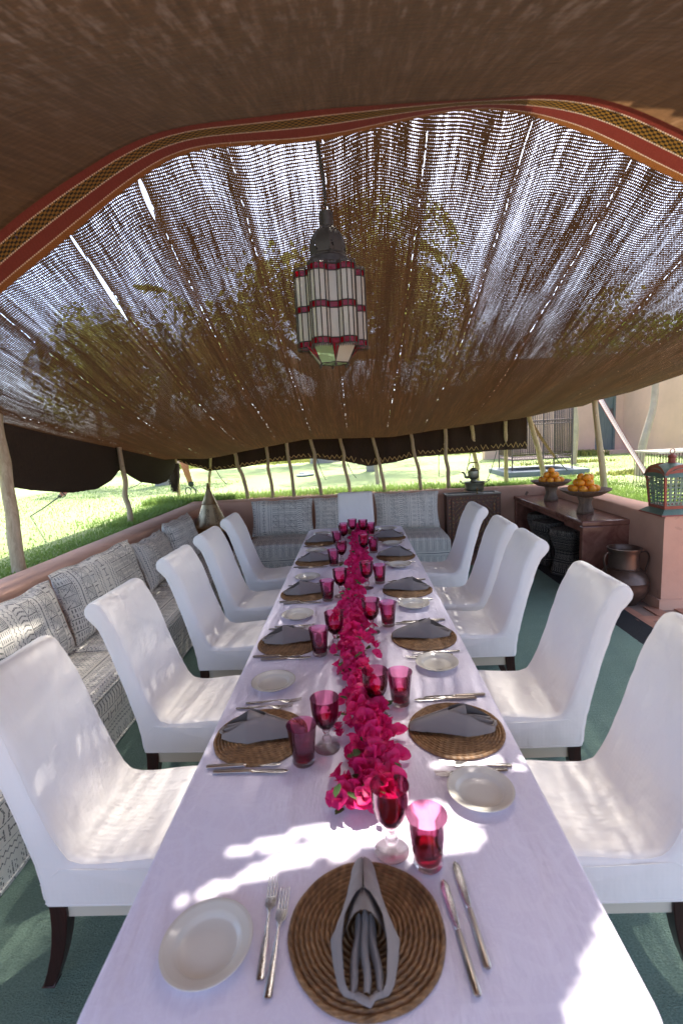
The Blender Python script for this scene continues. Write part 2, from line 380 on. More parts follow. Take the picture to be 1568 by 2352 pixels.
mb=MB(); mb.box((7.15,14.78,GZ),(7.20,14.86,3.3)); mb.box((7.67,14.78,GZ),(7.72,14.86,3.3)); put(mb,'door_frame',MT['door'],bd,smooth=False)
mb=MB(); mb.box((7.0,14.35,GZ-.02),(7.9,14.79,GZ+.10)); put(mb,'step',MT['bwall'],bd,smooth=False)
mb=MB(); mb.box((-8,19.6,GZ-.2),(-.9,19.9,GZ+.42)); tag(mb.build('low_wall',MT['bwall'],smooth=False),'distant low pink garden wall far across the lawn','wall')
# ------------------------------------------------------------------ trees
def leafmesh(name,mat,L=.06,W=.028,fold=.25,tip=1.0):
    mb=MB(); mb.add([(0,0,0),(W*.8,L*.35,W*fold),(W*.7,L*.7,W*fold),(0,L,0),(-W*.7,L*.7,W*fold),(-W*.8,L*.35,W*fold),(0,L*.5,0)],[(0,1,6),(1,2,6),(2,3,6),(3,4,6),(4,5,6),(5,0,6)]); return mb
def crown_mb(blobs,n,size,seed):
    rs=random.Random(seed); mb=MB()
    for c,r,sz in blobs:
        k=int(n*r*r); sub=[(rs.gauss(0,.55),rs.gauss(0,.55),rs.gauss(0,.55)) for _ in range(14)]
        for _ in range(k):
            s_=rs.choice(sub); d=Vector((rs.gauss(s_[0],.22),rs.gauss(s_[1],.22),rs.gauss(s_[2],.22)*sz))
            if d.length>1.15: d*=1.1/d.length
            p=Vector(c)+d*r; L=size*rs.uniform(.6,1.3); q=Euler((rs.uniform(0,6.3),rs.uniform(0,6.3),rs.uniform(0,6.3))).to_matrix()
            vs=[q@Vector(t)*L+p for t in((-.32,0,0),(0,-.5,.06),(.32,0,0),(0,.5,.06))]; mb.add(vs,[(0,1,2,3)])
    return mb
def tree(base,pts,rad,blobs,n,size,mat,label,seed,bark='bark',cat='tree',name='garden_tree'):
    t=empty(name,base,0,label,cat)
    tb=MB().tube(smooth_path(pts,6),list(np.interp(np.linspace(0,1,6*(len(pts)-1)+1),[0,1],rad)),10)
    rs=random.Random(seed+5)
    for c,r,_ in blobs:
        for _ in range(3):
            e=Vector(c)+Vector((rs.uniform(-.5,.5),rs.uniform(-.5,.5),rs.uniform(-.3,.4)))*r
            tb.tube([pts[-1],Vector(pts[-1]).lerp(e,.5)+Vector((0,0,.05)),e],[rad[1]*.6,rad[1]*.4,rad[1]*.15],5)
    put(tb,'trunk',MT[bark],t); put(crown_mb(blobs,n,size,seed),'crown',MT[mat],t,smooth=False); return t
MT['trunkgrey']=simple('limewashed_trunk',(.42,.34,.26),.85,0,.3,9,.6,.015,18)
# two small vine-like trees in front of the building; their leaves overhang the roof edge in view
b=at(1465,1092,Z=GZ); tree(b,[b-Vector((0,0,.1)),b+Vector((.05,0,.5)),b+Vector((.22,.02,1.2)),b+Vector((.2,0,1.95))],(.07,.045),
  [((b.x+.15,b.y,GZ+2.35),.42,.6),((b.x+.85,b.y-.1,GZ+2.45),.5,.55),((b.x-.4,b.y+.2,GZ+2.5),.45,.6)],900,.10,'vine','slim grey-trunked tree with bright green leaves right of the tent strap',11,'trunkgrey')
b=at(1315,1065,Z=GZ); tree(b,[b-Vector((0,0,.1)),b+Vector((.05,0,.8)),b+Vector((.02,.02,1.5)),b+Vector((.15,0,2.0))],(.07,.045),
  [((b.x+.1,b.y,GZ+2.6),.6,.6),((b.x+.8,b.y-.1,GZ+2.65),.5,.6)],700,.11,'vine','slim pale-trunked tree between the iron cage and the building',12,'trunkgrey')
# tall trees behind the tent, seen only through the open weave
tree((.7,12.5,GZ),[(.42,12.5,GZ-.1),(.5,12.5,2.6),(.9,12.5,4.2)],(.16,.10),[((1.0,12.6,5.7),1.6,1.1),((.4,12.4,4.9),1.2,1),((1.7,13,4.9),1.2,1)],1900,.10,'leaf','tall leafy tree behind the tent seen through the loose weave above the lantern',21)
tree((-4.6,11.5,GZ),[(-4.6,11.5,GZ-.1),(-4.5,11.5,2.2),(-4.2,11.5,3.4)],(.2,.12),[((-4.6,11.6,3.9),1.3,.9),((-3.4,11.8,3.7),1.0,.8),((-5.7,12,3.6),1.0,.9)],2000,.10,'leaf','broad yellowish tree behind the tent seen through the weave on the left',22)
b=at(748,1062,Z=GZ); tree(b,[b-Vector((0,0,.1)),b+Vector((0,0,1.2)),b+Vector((.3,0,3))],(.62,.42),[((b.x,b.y,GZ+6),2.6,.8),((b.x-2.2,b.y,GZ+5),1.9,.8),((b.x+2.6,b.y,GZ+5.4),2,.8)],220,.26,'leaf','thick pale tree trunk standing far off across the lawn behind the poles',23)
b=at(868,1112,Z=GZ); tree(b,[b-Vector((0,0,.1)),b+Vector((-.03,0,.6)),b+Vector((0,0,1.6))],(.04,.03),[((b.x,b.y,GZ+2.0),.4,1)],500,.07,'leaf','young sapling with a thin grey trunk behind the back poles',24,'trunkgrey','sapling','sapling')
for i,(x,y,h) in enumerate(((4.4,21.6,4.5),(11.2,21.4,5.2),(-9,19,5),(-12.5,24,6.5),(-6,26,6.5))):
    tree((x,y,GZ),[(x,y,GZ-.1),(x+.1,y,2.4),(x,y,h-2.5)],(.2,.12),[((x,y,h),1.9,1),((x+1.4,y,h-1),1.4,1),((x-1.4,y,h-1.2),1.5,1)],300,.2,'leaf',
     ['dark tree behind the building, just right of the cage line','tall dark tree rising behind the building roof on the right','green tree at the left end of the far garden','tallest tree in the far left garden corner','tree far behind the middle of the lawn'][i],40+i)
# hedge strip at the foot of the building and under the trunks
def tufts(pts,h,rs,w=.006,n=1):
    mb=MB()
    for x,y,z,hh in pts:
        a=rs.uniform(0,6.3); le=rs.uniform(.1,.6)*hh; dx,dy=math.cos(a),math.sin(a); bx,by=-dy*w,dx*w
        mb.add([(x-bx,y-by,z),(x+bx,y+by,z),(x+bx*.7+dx*le*.35,y+by*.7+dy*le*.35,z+hh*.6),(x-bx*.7+dx*le*.35,y-by*.7+dy*le*.35,z+hh*.6),(x+dx*le,y+dy*le,z+hh)],[(0,1,2,3),(3,2,4)])
    return mb
rs=random.Random(3); P=[]
for _ in range(15000):   # long grass right behind the left wall
    y=rs.uniform(2.0,8.6); x=-2.6-abs(rs.gauss(0,.35))-.01
    k=1+(1.2 if y>5.6 else 0); P.append((x,y,GZ-.01,rs.uniform(.015,.04)*k*(1 if x>-3 else .7)))
for _ in range(15000):
    x=rs.uniform(-3.4,3.6); y=7.52+abs(rs.gauss(0,.35))+.01
    bare=(-1.95<x<1.5); 
    if bare and rs.random()<.8: y=7.95+abs(rs.gauss(0,.35))
    if not bare or rs.random()<.8: P.append((x,y,GZ-.01,rs.uniform(.03,.085 if x>-1.9 else .15)*(1.1 if x>1.2 else 1)))
for _ in range(11000):
    y=rs.uniform(4.8,8.8); x=3.15+abs(rs.gauss(0,.45)); P.append((x,y,GZ-.01,rs.uniform(.02,.05)))
for _ in range(9000):   # scattered over the nearer lawn
    x=rs.uniform(-7,-2.7); y=rs.uniform(3,12); P.append((x,y,GZ-.01,rs.uniform(.02,.05)))
for _ in range(5000):
    x=rs.uniform(3.2,8); y=rs.uniform(5.5,14); P.append((x,y,GZ-.01,rs.uniform(.02,.05)))
tag(tufts(P,0,rs).build('grass',MT['blade'],smooth=False),'long green grass blades growing along the tops of the low walls','grass',kind='stuff')
P=[]
for _ in range(2600):
    x=rs.uniform(4.6,7.2); P.append((x,14.5-abs(rs.gauss(0,.25)),GZ-.01,rs.uniform(.08,.2)))
for cx_,cy_ in ((5.09,11.56),(4.9,8.4),(5.6,8.5)):
    for _ in range(500): P.append((cx_+rs.gauss(0,.45),cy_+.25+rs.gauss(0,.1),GZ-.01,rs.uniform(.04,.1)))
for _ in range(2500): P.append((rs.uniform(-8,9),19.2+rs.gauss(0,.3),GZ-.01,rs.uniform(.1,.3)))
tag(tufts(P,0,rs,.02).build('ground_cover',MT['leaf'],smooth=False),'low dark green planting along the foot of the building','planting',kind='stuff')
# ================================================================== THE TENT
tent=empty('tent',(0,0,0),0,'brown goat-hair Berber tent of loosely woven cloth with a red border band','tent')
HR=3.45
ZE=[(-3.6,1.50),(-2.79,1.53),(-2.32,1.494),(-1.7,1.628),(-.75,1.742),(-.08,1.72),(.58,1.703),(1.24,1.766),(2.22,1.809),(2.68,1.817),(3.5,1.95)]
def zside(t,Y):
    if t<0: return interp(Y,[(1,2.5),(4,2.028),(4.89,1.90),(6.0,1.763),(7.5,1.55),(8.1,1.5)])
    return interp(Y,[(1,2.9),(4,2.36),(5.23,2.199),(6.155,2.106),(7.0,2.062),(8.1,1.93)])
def roofZ(x,Y):
    a=max(0,min(1.25,(7.5-Y)/(7.5-2.6))); g=.50*a+.50*a*a if a<1 else 1.0
    z0=interp(x,ZE); B=z0+(HR-z0)*g
    xc=.25; t=(x-xc)/3.15; q=1-min(1,abs(t))**3.2
    sd=zside(t,Y); Z=sd+(B-sd)*q
    if B<sd: Z=B+(sd-B)*(1-q)
    env=max(0,min(1,a*4))*q
    Z+=env*(.045*math.sin(x*5.2+.6+.5*math.sin(Y))+.018*math.sin(x*13+math.sin(Y*1.3)*1.5)+.03*noise.noise(Vector((x*1.1,Y*.7,3))))
    if Y>7.45: Z+=(Y-7.45)*.16
    if x<-2.9: Z+=(x+2.9)*.3
    return Z
def hitroof(px,py):
    d=ray(px,py); d=d/d.y; Y=1.0
    while Y<8:
        p=CC+d*Y
        if p.z>roofZ(p.x,p.y): return p
        Y+=.02
    return CC+d*7.5
def lit(tx,ty):      # sun patches wanted on the table; unseen roof holes are shaped to make them
    n1=noise.noise(Vector((tx*14,ty*26,1.3))); n2=noise.noise(Vector((tx*40,ty*70,4.1)))
    def seg(ax,ay,bx,by,w0,w1):
        L=(bx-ax)**2+(by-ay)**2; t=((tx-ax)*(bx-ax)+(ty-ay)*(by-ay))/L
        if t<0 or t>1: return False
        d=abs((tx-ax)*(by-ay)-(ty-ay)*(bx-ax))/math.sqrt(L); return d<(w0+(w1-w0)*t)*(1+n1*.9+n2*.5)
    if seg(-.44,.925,.06,1.13,.006,.045): return True
    if seg(-.42,1.03,-.14,1.115,.003,.014) and n2>-.25: return True
    if seg(-.27,1.06,-.02,1.155,.008,.02) and n1>-.1: return True
    if ((tx-.13)/.13)**2+((ty-1.10)/.085)**2<1+n1: return True
    if (tx-.27)*.24-(ty-.66)*.20>.004 and tx<.62 and ty>.50: return True
    if ((tx-.44)/.045)**2+((ty-1.50)/.18)**2<.8+n1*2-abs(n2)*2.5: return True
    if ((tx-.30)/.10)**2+((ty-1.36)/.04)**2<1+n1*2: return True
    return False
def rhole(p,q):
    x,Y,Z=(p[0]+q[0])/2,(p[1]+q[1])/2,(p[2]+q[2])/2
    if Y>2.62: return False
    t=(Z-.76)/SUN.z; return lit(x-SUN.x*t,Y-SUN.y*t)
mb=MB(); X0,X1=-3.04,3.4; YS=2.70
rf=lambda y0,y1:(lambda u,v:(lambda x,Y:(x,Y,roofZ(x,Y)))(X0+(X1-X0)*u,y0+(y1-y0)*v))
ru=lambda y0,y1:(lambda u,v:(X0+(X1-X0)*u,y0+(y1-y0)*v))
mb.grid(127,75,rf(YS,8.0),ru(YS,8.0))
mb.grid(316,91,rf(1.0,YS),ru(1.0,YS),skip=rhole)  # unseen strip added to block the sun, with holes cut to place the patches
SEAMS=[hitroof(*p).x for p in ((-5,715),(190,575),(330,425),(530,360),(742,345),(985,275),(1220,280),(1445,375),(1560,600))]
SEAMS=[SEAMS[0]-.55]+SEAMS+[SEAMS[-1]+.5]
# woven cloth
def roofmat():
    m=M('loose_goat_hair_cloth'); u,v,_=m.xyz(m.coord('UV')); vec=m.comb(u,v)
    sx,sy=.0105,.0165
    jit=(m.noise(vec,5,2)-.5)*.02; a=((u+jit)/sx).frac()-.5; b_=((v+(m.noise(vec,3,2,sc3=(1,.4,1))-.5)*.03)/sy).frac()-.5
    streak=m.noise(vec,1,3,.6,sc3=(42,2.2,1)); blot=m.noise(vec,1,3,.55,sc3=(3.2,1.3,1)); fine=m.noise(vec,1,2,.6,sc3=(75,48,1))
    far_=(v.step(2.9,5.6)); op=(streak*1.6+blot*1.0+fine*1.3-1.58)
    # panels differ in how tightly they were woven
    pan=None; d=None
    for i,x in enumerate(SEAMS):
        xx=(u-x+(m.noise(m.comb(v,float(i)),1.4,1)-.5)*.04) if False else u-x+jit*1.2
        d=xx.abs() if d is None else d.min(xx.abs())
        pan=xx.gt(0) if pan is None else pan+xx.gt(0)
    pr=m.white(pan*1.37+2.2)
    tight=pan.band(6,.4)*.16      # the dark panel right of the lantern
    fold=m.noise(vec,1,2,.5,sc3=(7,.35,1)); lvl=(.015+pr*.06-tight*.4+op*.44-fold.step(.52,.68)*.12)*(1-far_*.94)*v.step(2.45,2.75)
    lvl=lvl*(1-(1-d.step(.02,.055))*.75)
    lvl=lvl.max(.0).min(.33)
    hole=(a.abs().lt(lvl*.75+.03))*(b_.abs().lt(lvl*.85+.02))*lvl.gt(.02)
    dash=m.noise(m.comb(v,pan*3.7),16,3,.7)
    sg=(d.lt(.0036))*dash.gt(.55+far_*.05)*v.gt(2.5)
    pick=fine.gt(.74)*m.noise(vec,60,1).gt(.62)*.0
    pin=m.noise(vec,1,1,.5,sc3=(150,60,1)).gt(.75-.0)*streak.gt(.52)*v.gt(2.6)*(1-v.gt(5.9)); hole=hole.max(sg).max(pin)
    for (px,py),(qx,qy),wd in (((318,403),(352,490),.015),((205,597),(290,728),.015),((160,535),(196,590),.008)):
        p=hitroof(px,py); q=hitroof(qx,qy); my=(p.y+q.y)/2; hl=abs(q.y-p.y)/2+.03; sl_=(q.x-p.x)/(q.y-p.y+1e-6)
        t=(v-my)/hl; xx=(u-(v-my)*sl_-(p.x+q.x)/2).abs(); hole=hole.max(xx.lt((1-t*t)*wd))
    thr=(a.abs()*2).max(b_.abs()*2); hair=m.noise(vec,1,4,.7,sc3=(260,20,1))
    rib=((v/sy)*2*PI).sin()
    br=m.mix((hair*.45+streak*.75).step(.48,.72),(.009,.0038,.0015),(.072,.031,.0115)); br=m.mix(blot.step(.35,.65)*.6,br,(.016,.007,.003)); br=m.mix(m.white(pan*2.9+.7)*.5,br,(.012,.0055,.0027)); br=m.mix(fold.step(.45,.66)*.8,br,(.008,.0038,.002))  # shading of the lengthwise folds is painted into the cloth colour
    df=m.bsdf(br,.95,0.0,m.bump(hair+rib*.35,.7,.006),**{'Sheen Weight':.0})
    tr=m.node('ShaderNodeBsdfTranslucent',{'Color':m.mix(.3,br,(.20,.085,.03))}).outputs[0]
    sh=m.mixs(.10,df,tr); tp=m.node('ShaderNodeBsdfTransparent').outputs[0]
    return m.done(m.mixs(hole,sh,tp))
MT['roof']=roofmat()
def densemat(name,c1,c2,tr=.1,specks=0.0,glow=(.42,.21,.09)):
    m=M(name); u,v,_=m.xyz(m.coord('UV')); vec=m.comb(u,v); hair=m.noise(vec,1,4,.8,sc3=(70,9,1)) if specks else m.noise(vec,1,4,.7,sc3=(240,25,1)); bl=m.noise(vec,2.5,3)
    sp=m.noise(vec,1,3,.6,sc3=(60,7,1)); rib=((v*380).sin())
    br=m.mix((hair*.8+sp*.4).step(.4,.8),c1,c2); br=m.mix(bl.step(.3,.7)*.35,br,c1)
    df=m.bsdf(br,.95,0.0,m.bump(hair+rib*.2,.6,.005),**{'Sheen Weight':.0})
    t=m.node('ShaderNodeBsdfTranslucent',{'Color':m.mix(.6,br,glow)}).outputs[0]; sh=m.mixs(tr,df,t)
    if specks:
        a=u*0; b=v*0; fd=v.step(.15,.8)
        sq=m.noise(vec,1,3,.7,sc3=(75,26,1)); lvl=(sp*.9+sq*.9+bl*.12-.86)*fd; hole=lvl.gt(.05)*.3
        sh=m.mixs((sp*1.1+sq*.9-.95).step(.05,.4)*.55*(fd*.8+.2),sh,m.node('ShaderNodeBsdfTranslucent',{'Color':(.50,.30,.17)}).outputs[0])
    return m.done(sh)
MT['near']=densemat('close_goat_hair_cloth',(.030,.014,.006),(.12,.058,.024),.22,.9)
MT['flap']=densemat('dark_goat_hair_flap',(.022,.012,.007),(.055,.029,.016),.0)
MT['flapedge']=densemat('black_flap_hem',(.010,.008,.007),(.022,.016,.012),.02)
MT['stitch']=simple('yellow_wool_stitch',(.52,.36,.16),.9,0,.3,40)
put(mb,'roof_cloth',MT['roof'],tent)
# front cloth with its patterned border
LOW=[(0,675),(80,610),(165,540),(240,475),(330,402),(400,360),(440,345),(540,336),(640,332),(740,325),(820,305),(900,285),(1000,262),(1080,248),(1180,256),(1290,287),(1370,318),(1445,362),(1568,422)]
UPP=[(0,528),(100,450),(200,385),(300,325),(400,292),(500,279),(600,268),(740,250),(850,243),(950,236),(1030,232),(1100,228),(1180,224),(1250,215),(1300,215),(1400,228),(1500,266),(1568,300)]
def edge_curve(pl,Y):
    pts=[at(x,y,Y=Y) for x,y in pl]; a,b=pts[0],pts[-1]
    pre=[(a.x-1.2,a.z-.75),(a.x-.5,a.z-.36)]; post=[(b.x+.5,b.z-.26),(b.x+1.3,b.z-.75)]
    return pre+[(p.x,p.z) for p in pts]+post
EL=edge_curve(LOW,1.42); EU=edge_curve(UPP,1.34)
xs=np.linspace(-2.1,2.2,180); sm=lambda E:np.convolve(np.pad(np.interp(xs,[e[0] for e in E],[e[1] for e in E]),3,'edge'),np.ones(7)/7,'valid')
zl,zu=sm(EL),sm(EU)
def band_pt(u,v):
    i=min(int(u*179),178); f=u*179-i; x=xs[i]*(1-f)+xs[i+1]*f; a=zl[i]*(1-f)+zl[i+1]*f; b=zu[i]*(1-f)+zu[i+1]*f
    return (x,1.42-.08*v-.02*math.sin(v*PI)*0,a+(b-a)*v)
mb=MB(); mb.grid(180,14,band_pt,lambda u,v:(u*4.3,v))
m=M('patterned_red_border'); u,v,_=m.xyz(m.coord('UV')); rib=((u*700).sin())*.5+.5
chk=((u/.0075).frac().gt(.5)*2-1)*((v/.045).frac().gt(.5)*2-1); ck=chk.gt(0); nz=m.noise(m.comb(u,v*.15),260,2)
red=m.mix(nz,(.11,.016,.011),(.19,.034,.022)); org=m.mix(ck,(.26,.10,.02),(.15,.045,.015))
dk=m.mix(((u/.017).frac().gt(.55)*2-1)._m('MULTIPLY',((v/.10).frac().gt(.5)*2-1)).gt(0),(.20,.10,.016),(.012,.008,.005))
c=m.mix(v.gt(.17),org,red); c=m.mix(v.gt(.50),c,dk); c=m.mix(v.gt(.80),c,red)
wl=v.band(.17,.012).max(v.band(.50,.013)).max(v.band(.80,.012))*((u/.006).frac().gt(.35)); c=m.mix(wl,c,(.68,.55,.42)); c=m.mix(v.lt(.02),c,(.16,.06,.02))
tr=m.node('ShaderNodeBsdfTranslucent',{'Color':c}).outputs[0]
MT['band']=m.done(m.mixs(.22,m.bsdf(c,.9,0.0,m.bump(nz+rib*.3,.5,.003)),tr))
put(mb,'border_band',MT['band'],tent)
def near_pt(u,v):
    i=min(int(u*179),178); f=u*179-i; x=xs[i]*(1-f)+xs[i+1]*f; b=zu[i]*(1-f)+zu[i+1]*f
    Y=1.352-v*1.8; k=min(1,v*3.5); sag=.02*math.sin(x*4+1)*k+.05*noise.noise(Vector((x*1.3,Y*1.5,7)))*k
    flat=2.50-.08*(x*x)*.6; z=b+.003+(flat-b)*min(1,v*2.2)+sag-.17*max(0,-Y+.6)*v+.06*math.sin(min(1,v*6)*PI)*0
    return (x*(1+.9*min(1,v*2)),Y,z)
mb=MB(); mb.grid(180,120,near_pt,lambda u,v:(u*4.3,v*2.3)); put(mb,'front_cloth',MT['near'],tent)
# little wool tufts sewn on the border
for i,(px,py,c) in enumerate(((100,455,'blue'),(28,525,'blue'),(104,440,'yel'),(1408,238,'yel'),(1487,270,'blue'))):
    if c not in MT: MT[c]=simple('wool_'+c,(.02,.03,.12) if c=='blue' else (.6,.32,.03),.9)
    p=at(px,py,Y=1.37); mb=MB()
    for k in range(4): mb.tube([p,p+Vector((.006*(k-1.5),-.006,-.012)),p+Vector((.010*(k-1.5),-.008,-.026-.004*(k%2)))],[.0025,.003,.001],5)
    put(mb,'wool_tuft',MT[c],tent)
# hanging flaps along the eaves
BOT=[(395,1052),(418,1062),(479,1082),(555,1074),(615,1062),(716,1053),(794,1060),(844,1071),(909,1061),(949,1050),(1024,1043),(1094,1039),(1144,1034),(1209,1031)]
B3=[at(x,y,Y=8.02) for x,y in BOT]; B3=[(p.x,p.z) for p in B3]
xa,xb=B3[0][0],B3[-1][0]
def fl_pt(lo,hi):
    def fn(u,v):
        x=xa+(xb-xa)*u; zb=interp(x,B3)+.008*noise.noise(Vector((x*30,0,0))); zt=roofZ(min(x,3.3),7.98)+.01
        y=8.0+.02*math.sin(x*7)+.015*math.sin(x*19); k=lo+(hi-lo)*v; return (x,y+(.004 if lo>.5 else 0),zt+(zb-zt)*k)
    return fn
mb=MB(); mb.grid(160,8,fl_pt(0,.86),lambda u,v:(u*5.5,v*.4)); put(mb,'back_flap',MT['flap'],tent)
mb=MB(); mb.grid(160,3,fl_pt(.84,1),lambda u,v:(u*5.5,v*.1)); put(mb,'flap_hem',MT['flapedge'],tent)
mb=MB(); f=fl_pt(.80,.92); pts=[Vector(f(i/149,(i%2)*1.0+random.uniform(-.25,.25)))+Vector((0,-.012,0)) for i in range(150)]
for i in range(149):
    if random.random()<.86: mb.tube([pts[i],pts[i+1]],.005,4,False)
put(mb,'hem_stitching',MT['stitch'],tent)['kind']='stuff'
SB=[(-60,1085),(0,1112),(22,1119),(75,1126),(165,1132),(215,1124),(250,1103),(268,1083),(277,1079),(284,1083),(295,1091),(325,1107),(360,1113),(378,1106),(388,1090),(398,1072)]
S3=[at(x,y,X=-2.95) for x,y in SB]; S3=[(p.y,p.z) for p in S3]
ya,yb=S3[0][0],S3[-1][0]
def sf(u,v):
    Y=ya+(yb-ya)*u; zb=interp(Y,S3)+.006*noise.noise(Vector((Y*30,0,0))); zt=roofZ(-2.9,min(Y,8))+.01
    return (-2.905-.03*math.sin(Y*3.1)*v-.03*v,Y,zt+(zb-zt)*v)
mb=MB(); mb.grid(130,12,sf,lambda u,v:(u*4.2,v*.8)); put(mb,'side_flap',MT['flap'],tent)
# poles
def pole(base,top,r,label,bend=.03,seed=0,r2=None):
    rs=random.Random(seed); b,t=Vector(base),Vector(top); d=t-b; pts=[b-Vector((0,0,.12))]
    for k in range(1,6):
        f=k/6; pts.append(b+d*f+Vector((rs.uniform(-1,1),rs.uniform(-1,1)*.5,0))*bend*math.sin(f*PI)*1.2)
    pts.append(t); sp=smooth_path(pts,5); n=len(sp)
    rr=[(r+((r2 or r*.8)-r)*i/n)*(1+.09*noise.noise(Vector((i*.45,seed,0)))) for i in range(n)]
    mb=MB().tube([p-b for p in sp],rr,9)
    for k in range(3):
        i=rs.randrange(5,n-3); mb.sphere(tuple(sp[i]-b+Vector((rs.uniform(-1,1)*r*.7,-r*.5,0))),r*.45,6,5)
    o=mb.build('tent_pole',MT['pole'],angle=70,loc=b); return tag(o,label,'tent pole','crooked wooden poles holding up the tent')
PO=[((45,1310),(-6,955),.052,'thickest crooked pole, at the left picture edge beside the dark flap'),
((300,1200),(273,1025),.034,'pole between the two scalloped dark flaps on the left'),
((412,1140),(403,1050),.036,'grey pole beside the hairy dark tassel at the back left corner'),
((480,1142),(484,1050),.026,'straight thin pole directly behind the brass cone lamp'),
((572,1145),(537,1035),.034,'strongly leaning pole right of the brass lamp'),
((627,1143),(611,1018),.030,'pole standing in bare soil, second right of the brass lamp'),
((677,1142),(658,1010),.030,'pole behind the left back cushion with a slight double bend'),
((740,1138),(712,1005),.031,'pole behind the gap between the left and middle back cushions'),
((805,1132),(780,1003),.031,'pole rising just behind the white chair at the head of the table'),
((885,1128),(855,1003),.030,'leaning pole above the left half of the right back cushion'),
((968,1125),(943,996),.030,'leaning pole above the right half of the right back cushion'),
((1030,1123),(1022,990),.034,'orange-brown pole just left of the kettle'),
((1098,1108),(1083,983),.036,'pale curved pole directly behind the kettle'),
((1162,1108),(1160,975),.036,'upright pale pole halfway between kettle and fruit bowls'),
((1250,1105),(1215,962),.044,'pale leaning pole above the farther fruit bowl at the tent corner'),
((1388,1120),(1366,925),.045,'smooth pale wavy pole behind the nearer fruit bowl')]
for i,(b,t,r,l) in enumerate(PO):
    if i==0: B=at(*b,Z=GZ+.02); T=at(*t,X=-2.86)
    elif i==1: B=at(*b,Z=GZ+.02); T=at(*t,X=-2.87)
    elif i==15: B=at(*b,Z=GZ+.02); T=at(*t,X=3.36)
    elif i==2: B=at(*b,Z=GZ); T=at(*t,Y=7.95); 
    else: B=at(*b,Z=GZ); T=at(*t,Y=min(7.9,B.y))
    T=B+(T-B)*1.06; pole(B,T,r,l,.016 if i not in(3,13) else .006,seed=i+1)
# corner details: hairy tassel, braided straps and guy ropes
def hairy(px0,px1,Y,name,label):
    a=at(*px0,Y=Y); b=at(*px1,Y=Y); rs=random.Random(9); mb=MB()
    mb.tube([a,a.lerp(b,.5)+Vector((.02,0,0)),b],[.10,.085,.025],9)
    for _ in range(900):
        f=rs.random(); p=a.lerp(b,f); an=rs.uniform(0,6.3); r=.10*(1-f*.7); q=p+Vector((math.cos(an)*r,math.sin(an)*r,0)); e=q+Vector((math.cos(an)*.03,math.sin(an)*.03,-rs.uniform(.02,.07)))
        mb.add([q,q+Vector((.004,.004,0)),e],[(0,1,2)])
    return tag(mb.build(name,MT['flap'],smooth=False),label,'tassel')
hairy((396,1066),(402,1128),7.95,'hair_tassel','hairy dark brown bundle hanging at the back left tent corner')
m=M('braided_strap'); u,v,_=m.xyz(m.coord('UV')); st=((v*40).frac()+(u-.5).abs()*2).frac().gt(.5); 
MT['strapred']=m.done(m.bsdf(m.mix(st,(.50,.17,.10),(.62,.36,.24)),.9))
m=M('white_braided_strap'); u,v,_=m.xyz(m.coord('UV')); st=((v*30).frac()+(u-.5).abs()*2).frac().gt(.62); e=(u-.5).abs().gt(.42)
MT['strapwhite']=m.done(m.bsdf(m.mix(e,m.mix(st,(.74,.66,.56),(.62,.45,.34)),(.22,.03,.025)),.9))
m=M('brown_braided_strap'); u,v,_=m.xyz(m.coord('UV')); st=((v*30).frac()+(u-.5).abs()*2).frac().gt(.5)
MT['strapbrown']=m.done(m.bsdf(m.mix(st,(.32,.20,.09),(.09,.05,.03)),.9))
def strap(a,b,w,mat,label,w2=None,rope=None,name='tent_strap'):
    a,b=Vector(a),Vector(b); d=(b-a).normalized(); s=d.cross(Vector((0,1,0))); s.normalize(); nrm=s.cross(d)
    root=empty(name,b,0,label,'strap'); w2=w2 or w; mb=MB()
    def fn(u,v):
        p=a.lerp(b,v)+Vector((0,0,-.02*math.sin(v*PI))); ww=w+(w2-w)*v; return p+s*(u-.5)*ww+nrm*.006*math.cos((u-.5)*PI)
    L=(b-a).length
    mb.grid(5,30,fn,lambda u,v:(u,v*L)); mb.grid(5,30,lambda u,v:Vector(fn(1-u,v))-nrm*.008,lambda u,v:(u,v*L)); put(mb,'webbing',MT[mat],root)
    mb=MB(); mb.sphere(tuple(b),w2*.65,8,6); mb.tube([b+s*.03,b+s*.05-d*.03,b-s*.01-d*.05],w2*.18,6); put(mb,'knot',MT['rope' if mat!='strapwhite' else 'strapwhite'],root)
    if rope: put(MB().tube([b,(b+rope)/2+Vector((0,0,-.01)),rope],.008,6),'rope',MT['rope'],root)
    return root
strap(at(1378,918,X=3.45),at(1492,1103,X=3.75),.075,'strapwhite','wide white braided strap running from the tent edge down to the right',.06,rope=at(1512,1125,X=3.8))
strap(at(1222,975,Y=8.0),at(1275,1052,Y=8.5),.05,'strapbrown','narrow brown braided strap at the back right tent corner',.04,rope=at(1310,1088,Z=GZ))
strap(at(420,1055,Y=8.3),at(439,1112,Y=8.5),.13,'strapred','orange-red braided strap hanging at the back left tent corner',.08,rope=at(455,1128,Z=GZ))
strap(at(152,1118,X=-3.1),at(138,1140,X=-3.15),.10,'strapred','small orange strap end showing under the large left flap',.03,rope=at(70,1186,Z=GZ))
def rope(pts,label,r=.006):
    b=Vector(pts[-1]); o=MB().tube([Vector(p)-b for p in pts],r,6).build('guy_rope',MT['rope'],loc=b)
    return tag(o,label,'rope','dark green guy ropes of the tent')
def slack(a,b,s=.04):
    a,b=Vector(a),Vector(b); return [a.lerp(b,k/8)+Vector((0,0,-s*math.sin(k/8*PI))) for k in range(9)]
rope(slack(at(492,1072,Y=8.05),at(522,1113,Y=8.9)),'guy rope slanting down just right of the brass lamp tip')
rope(slack(at(350,1085,X=-3.1),at(296,1122,X=-3.6)),'guy rope behind the pole between the two left flaps')
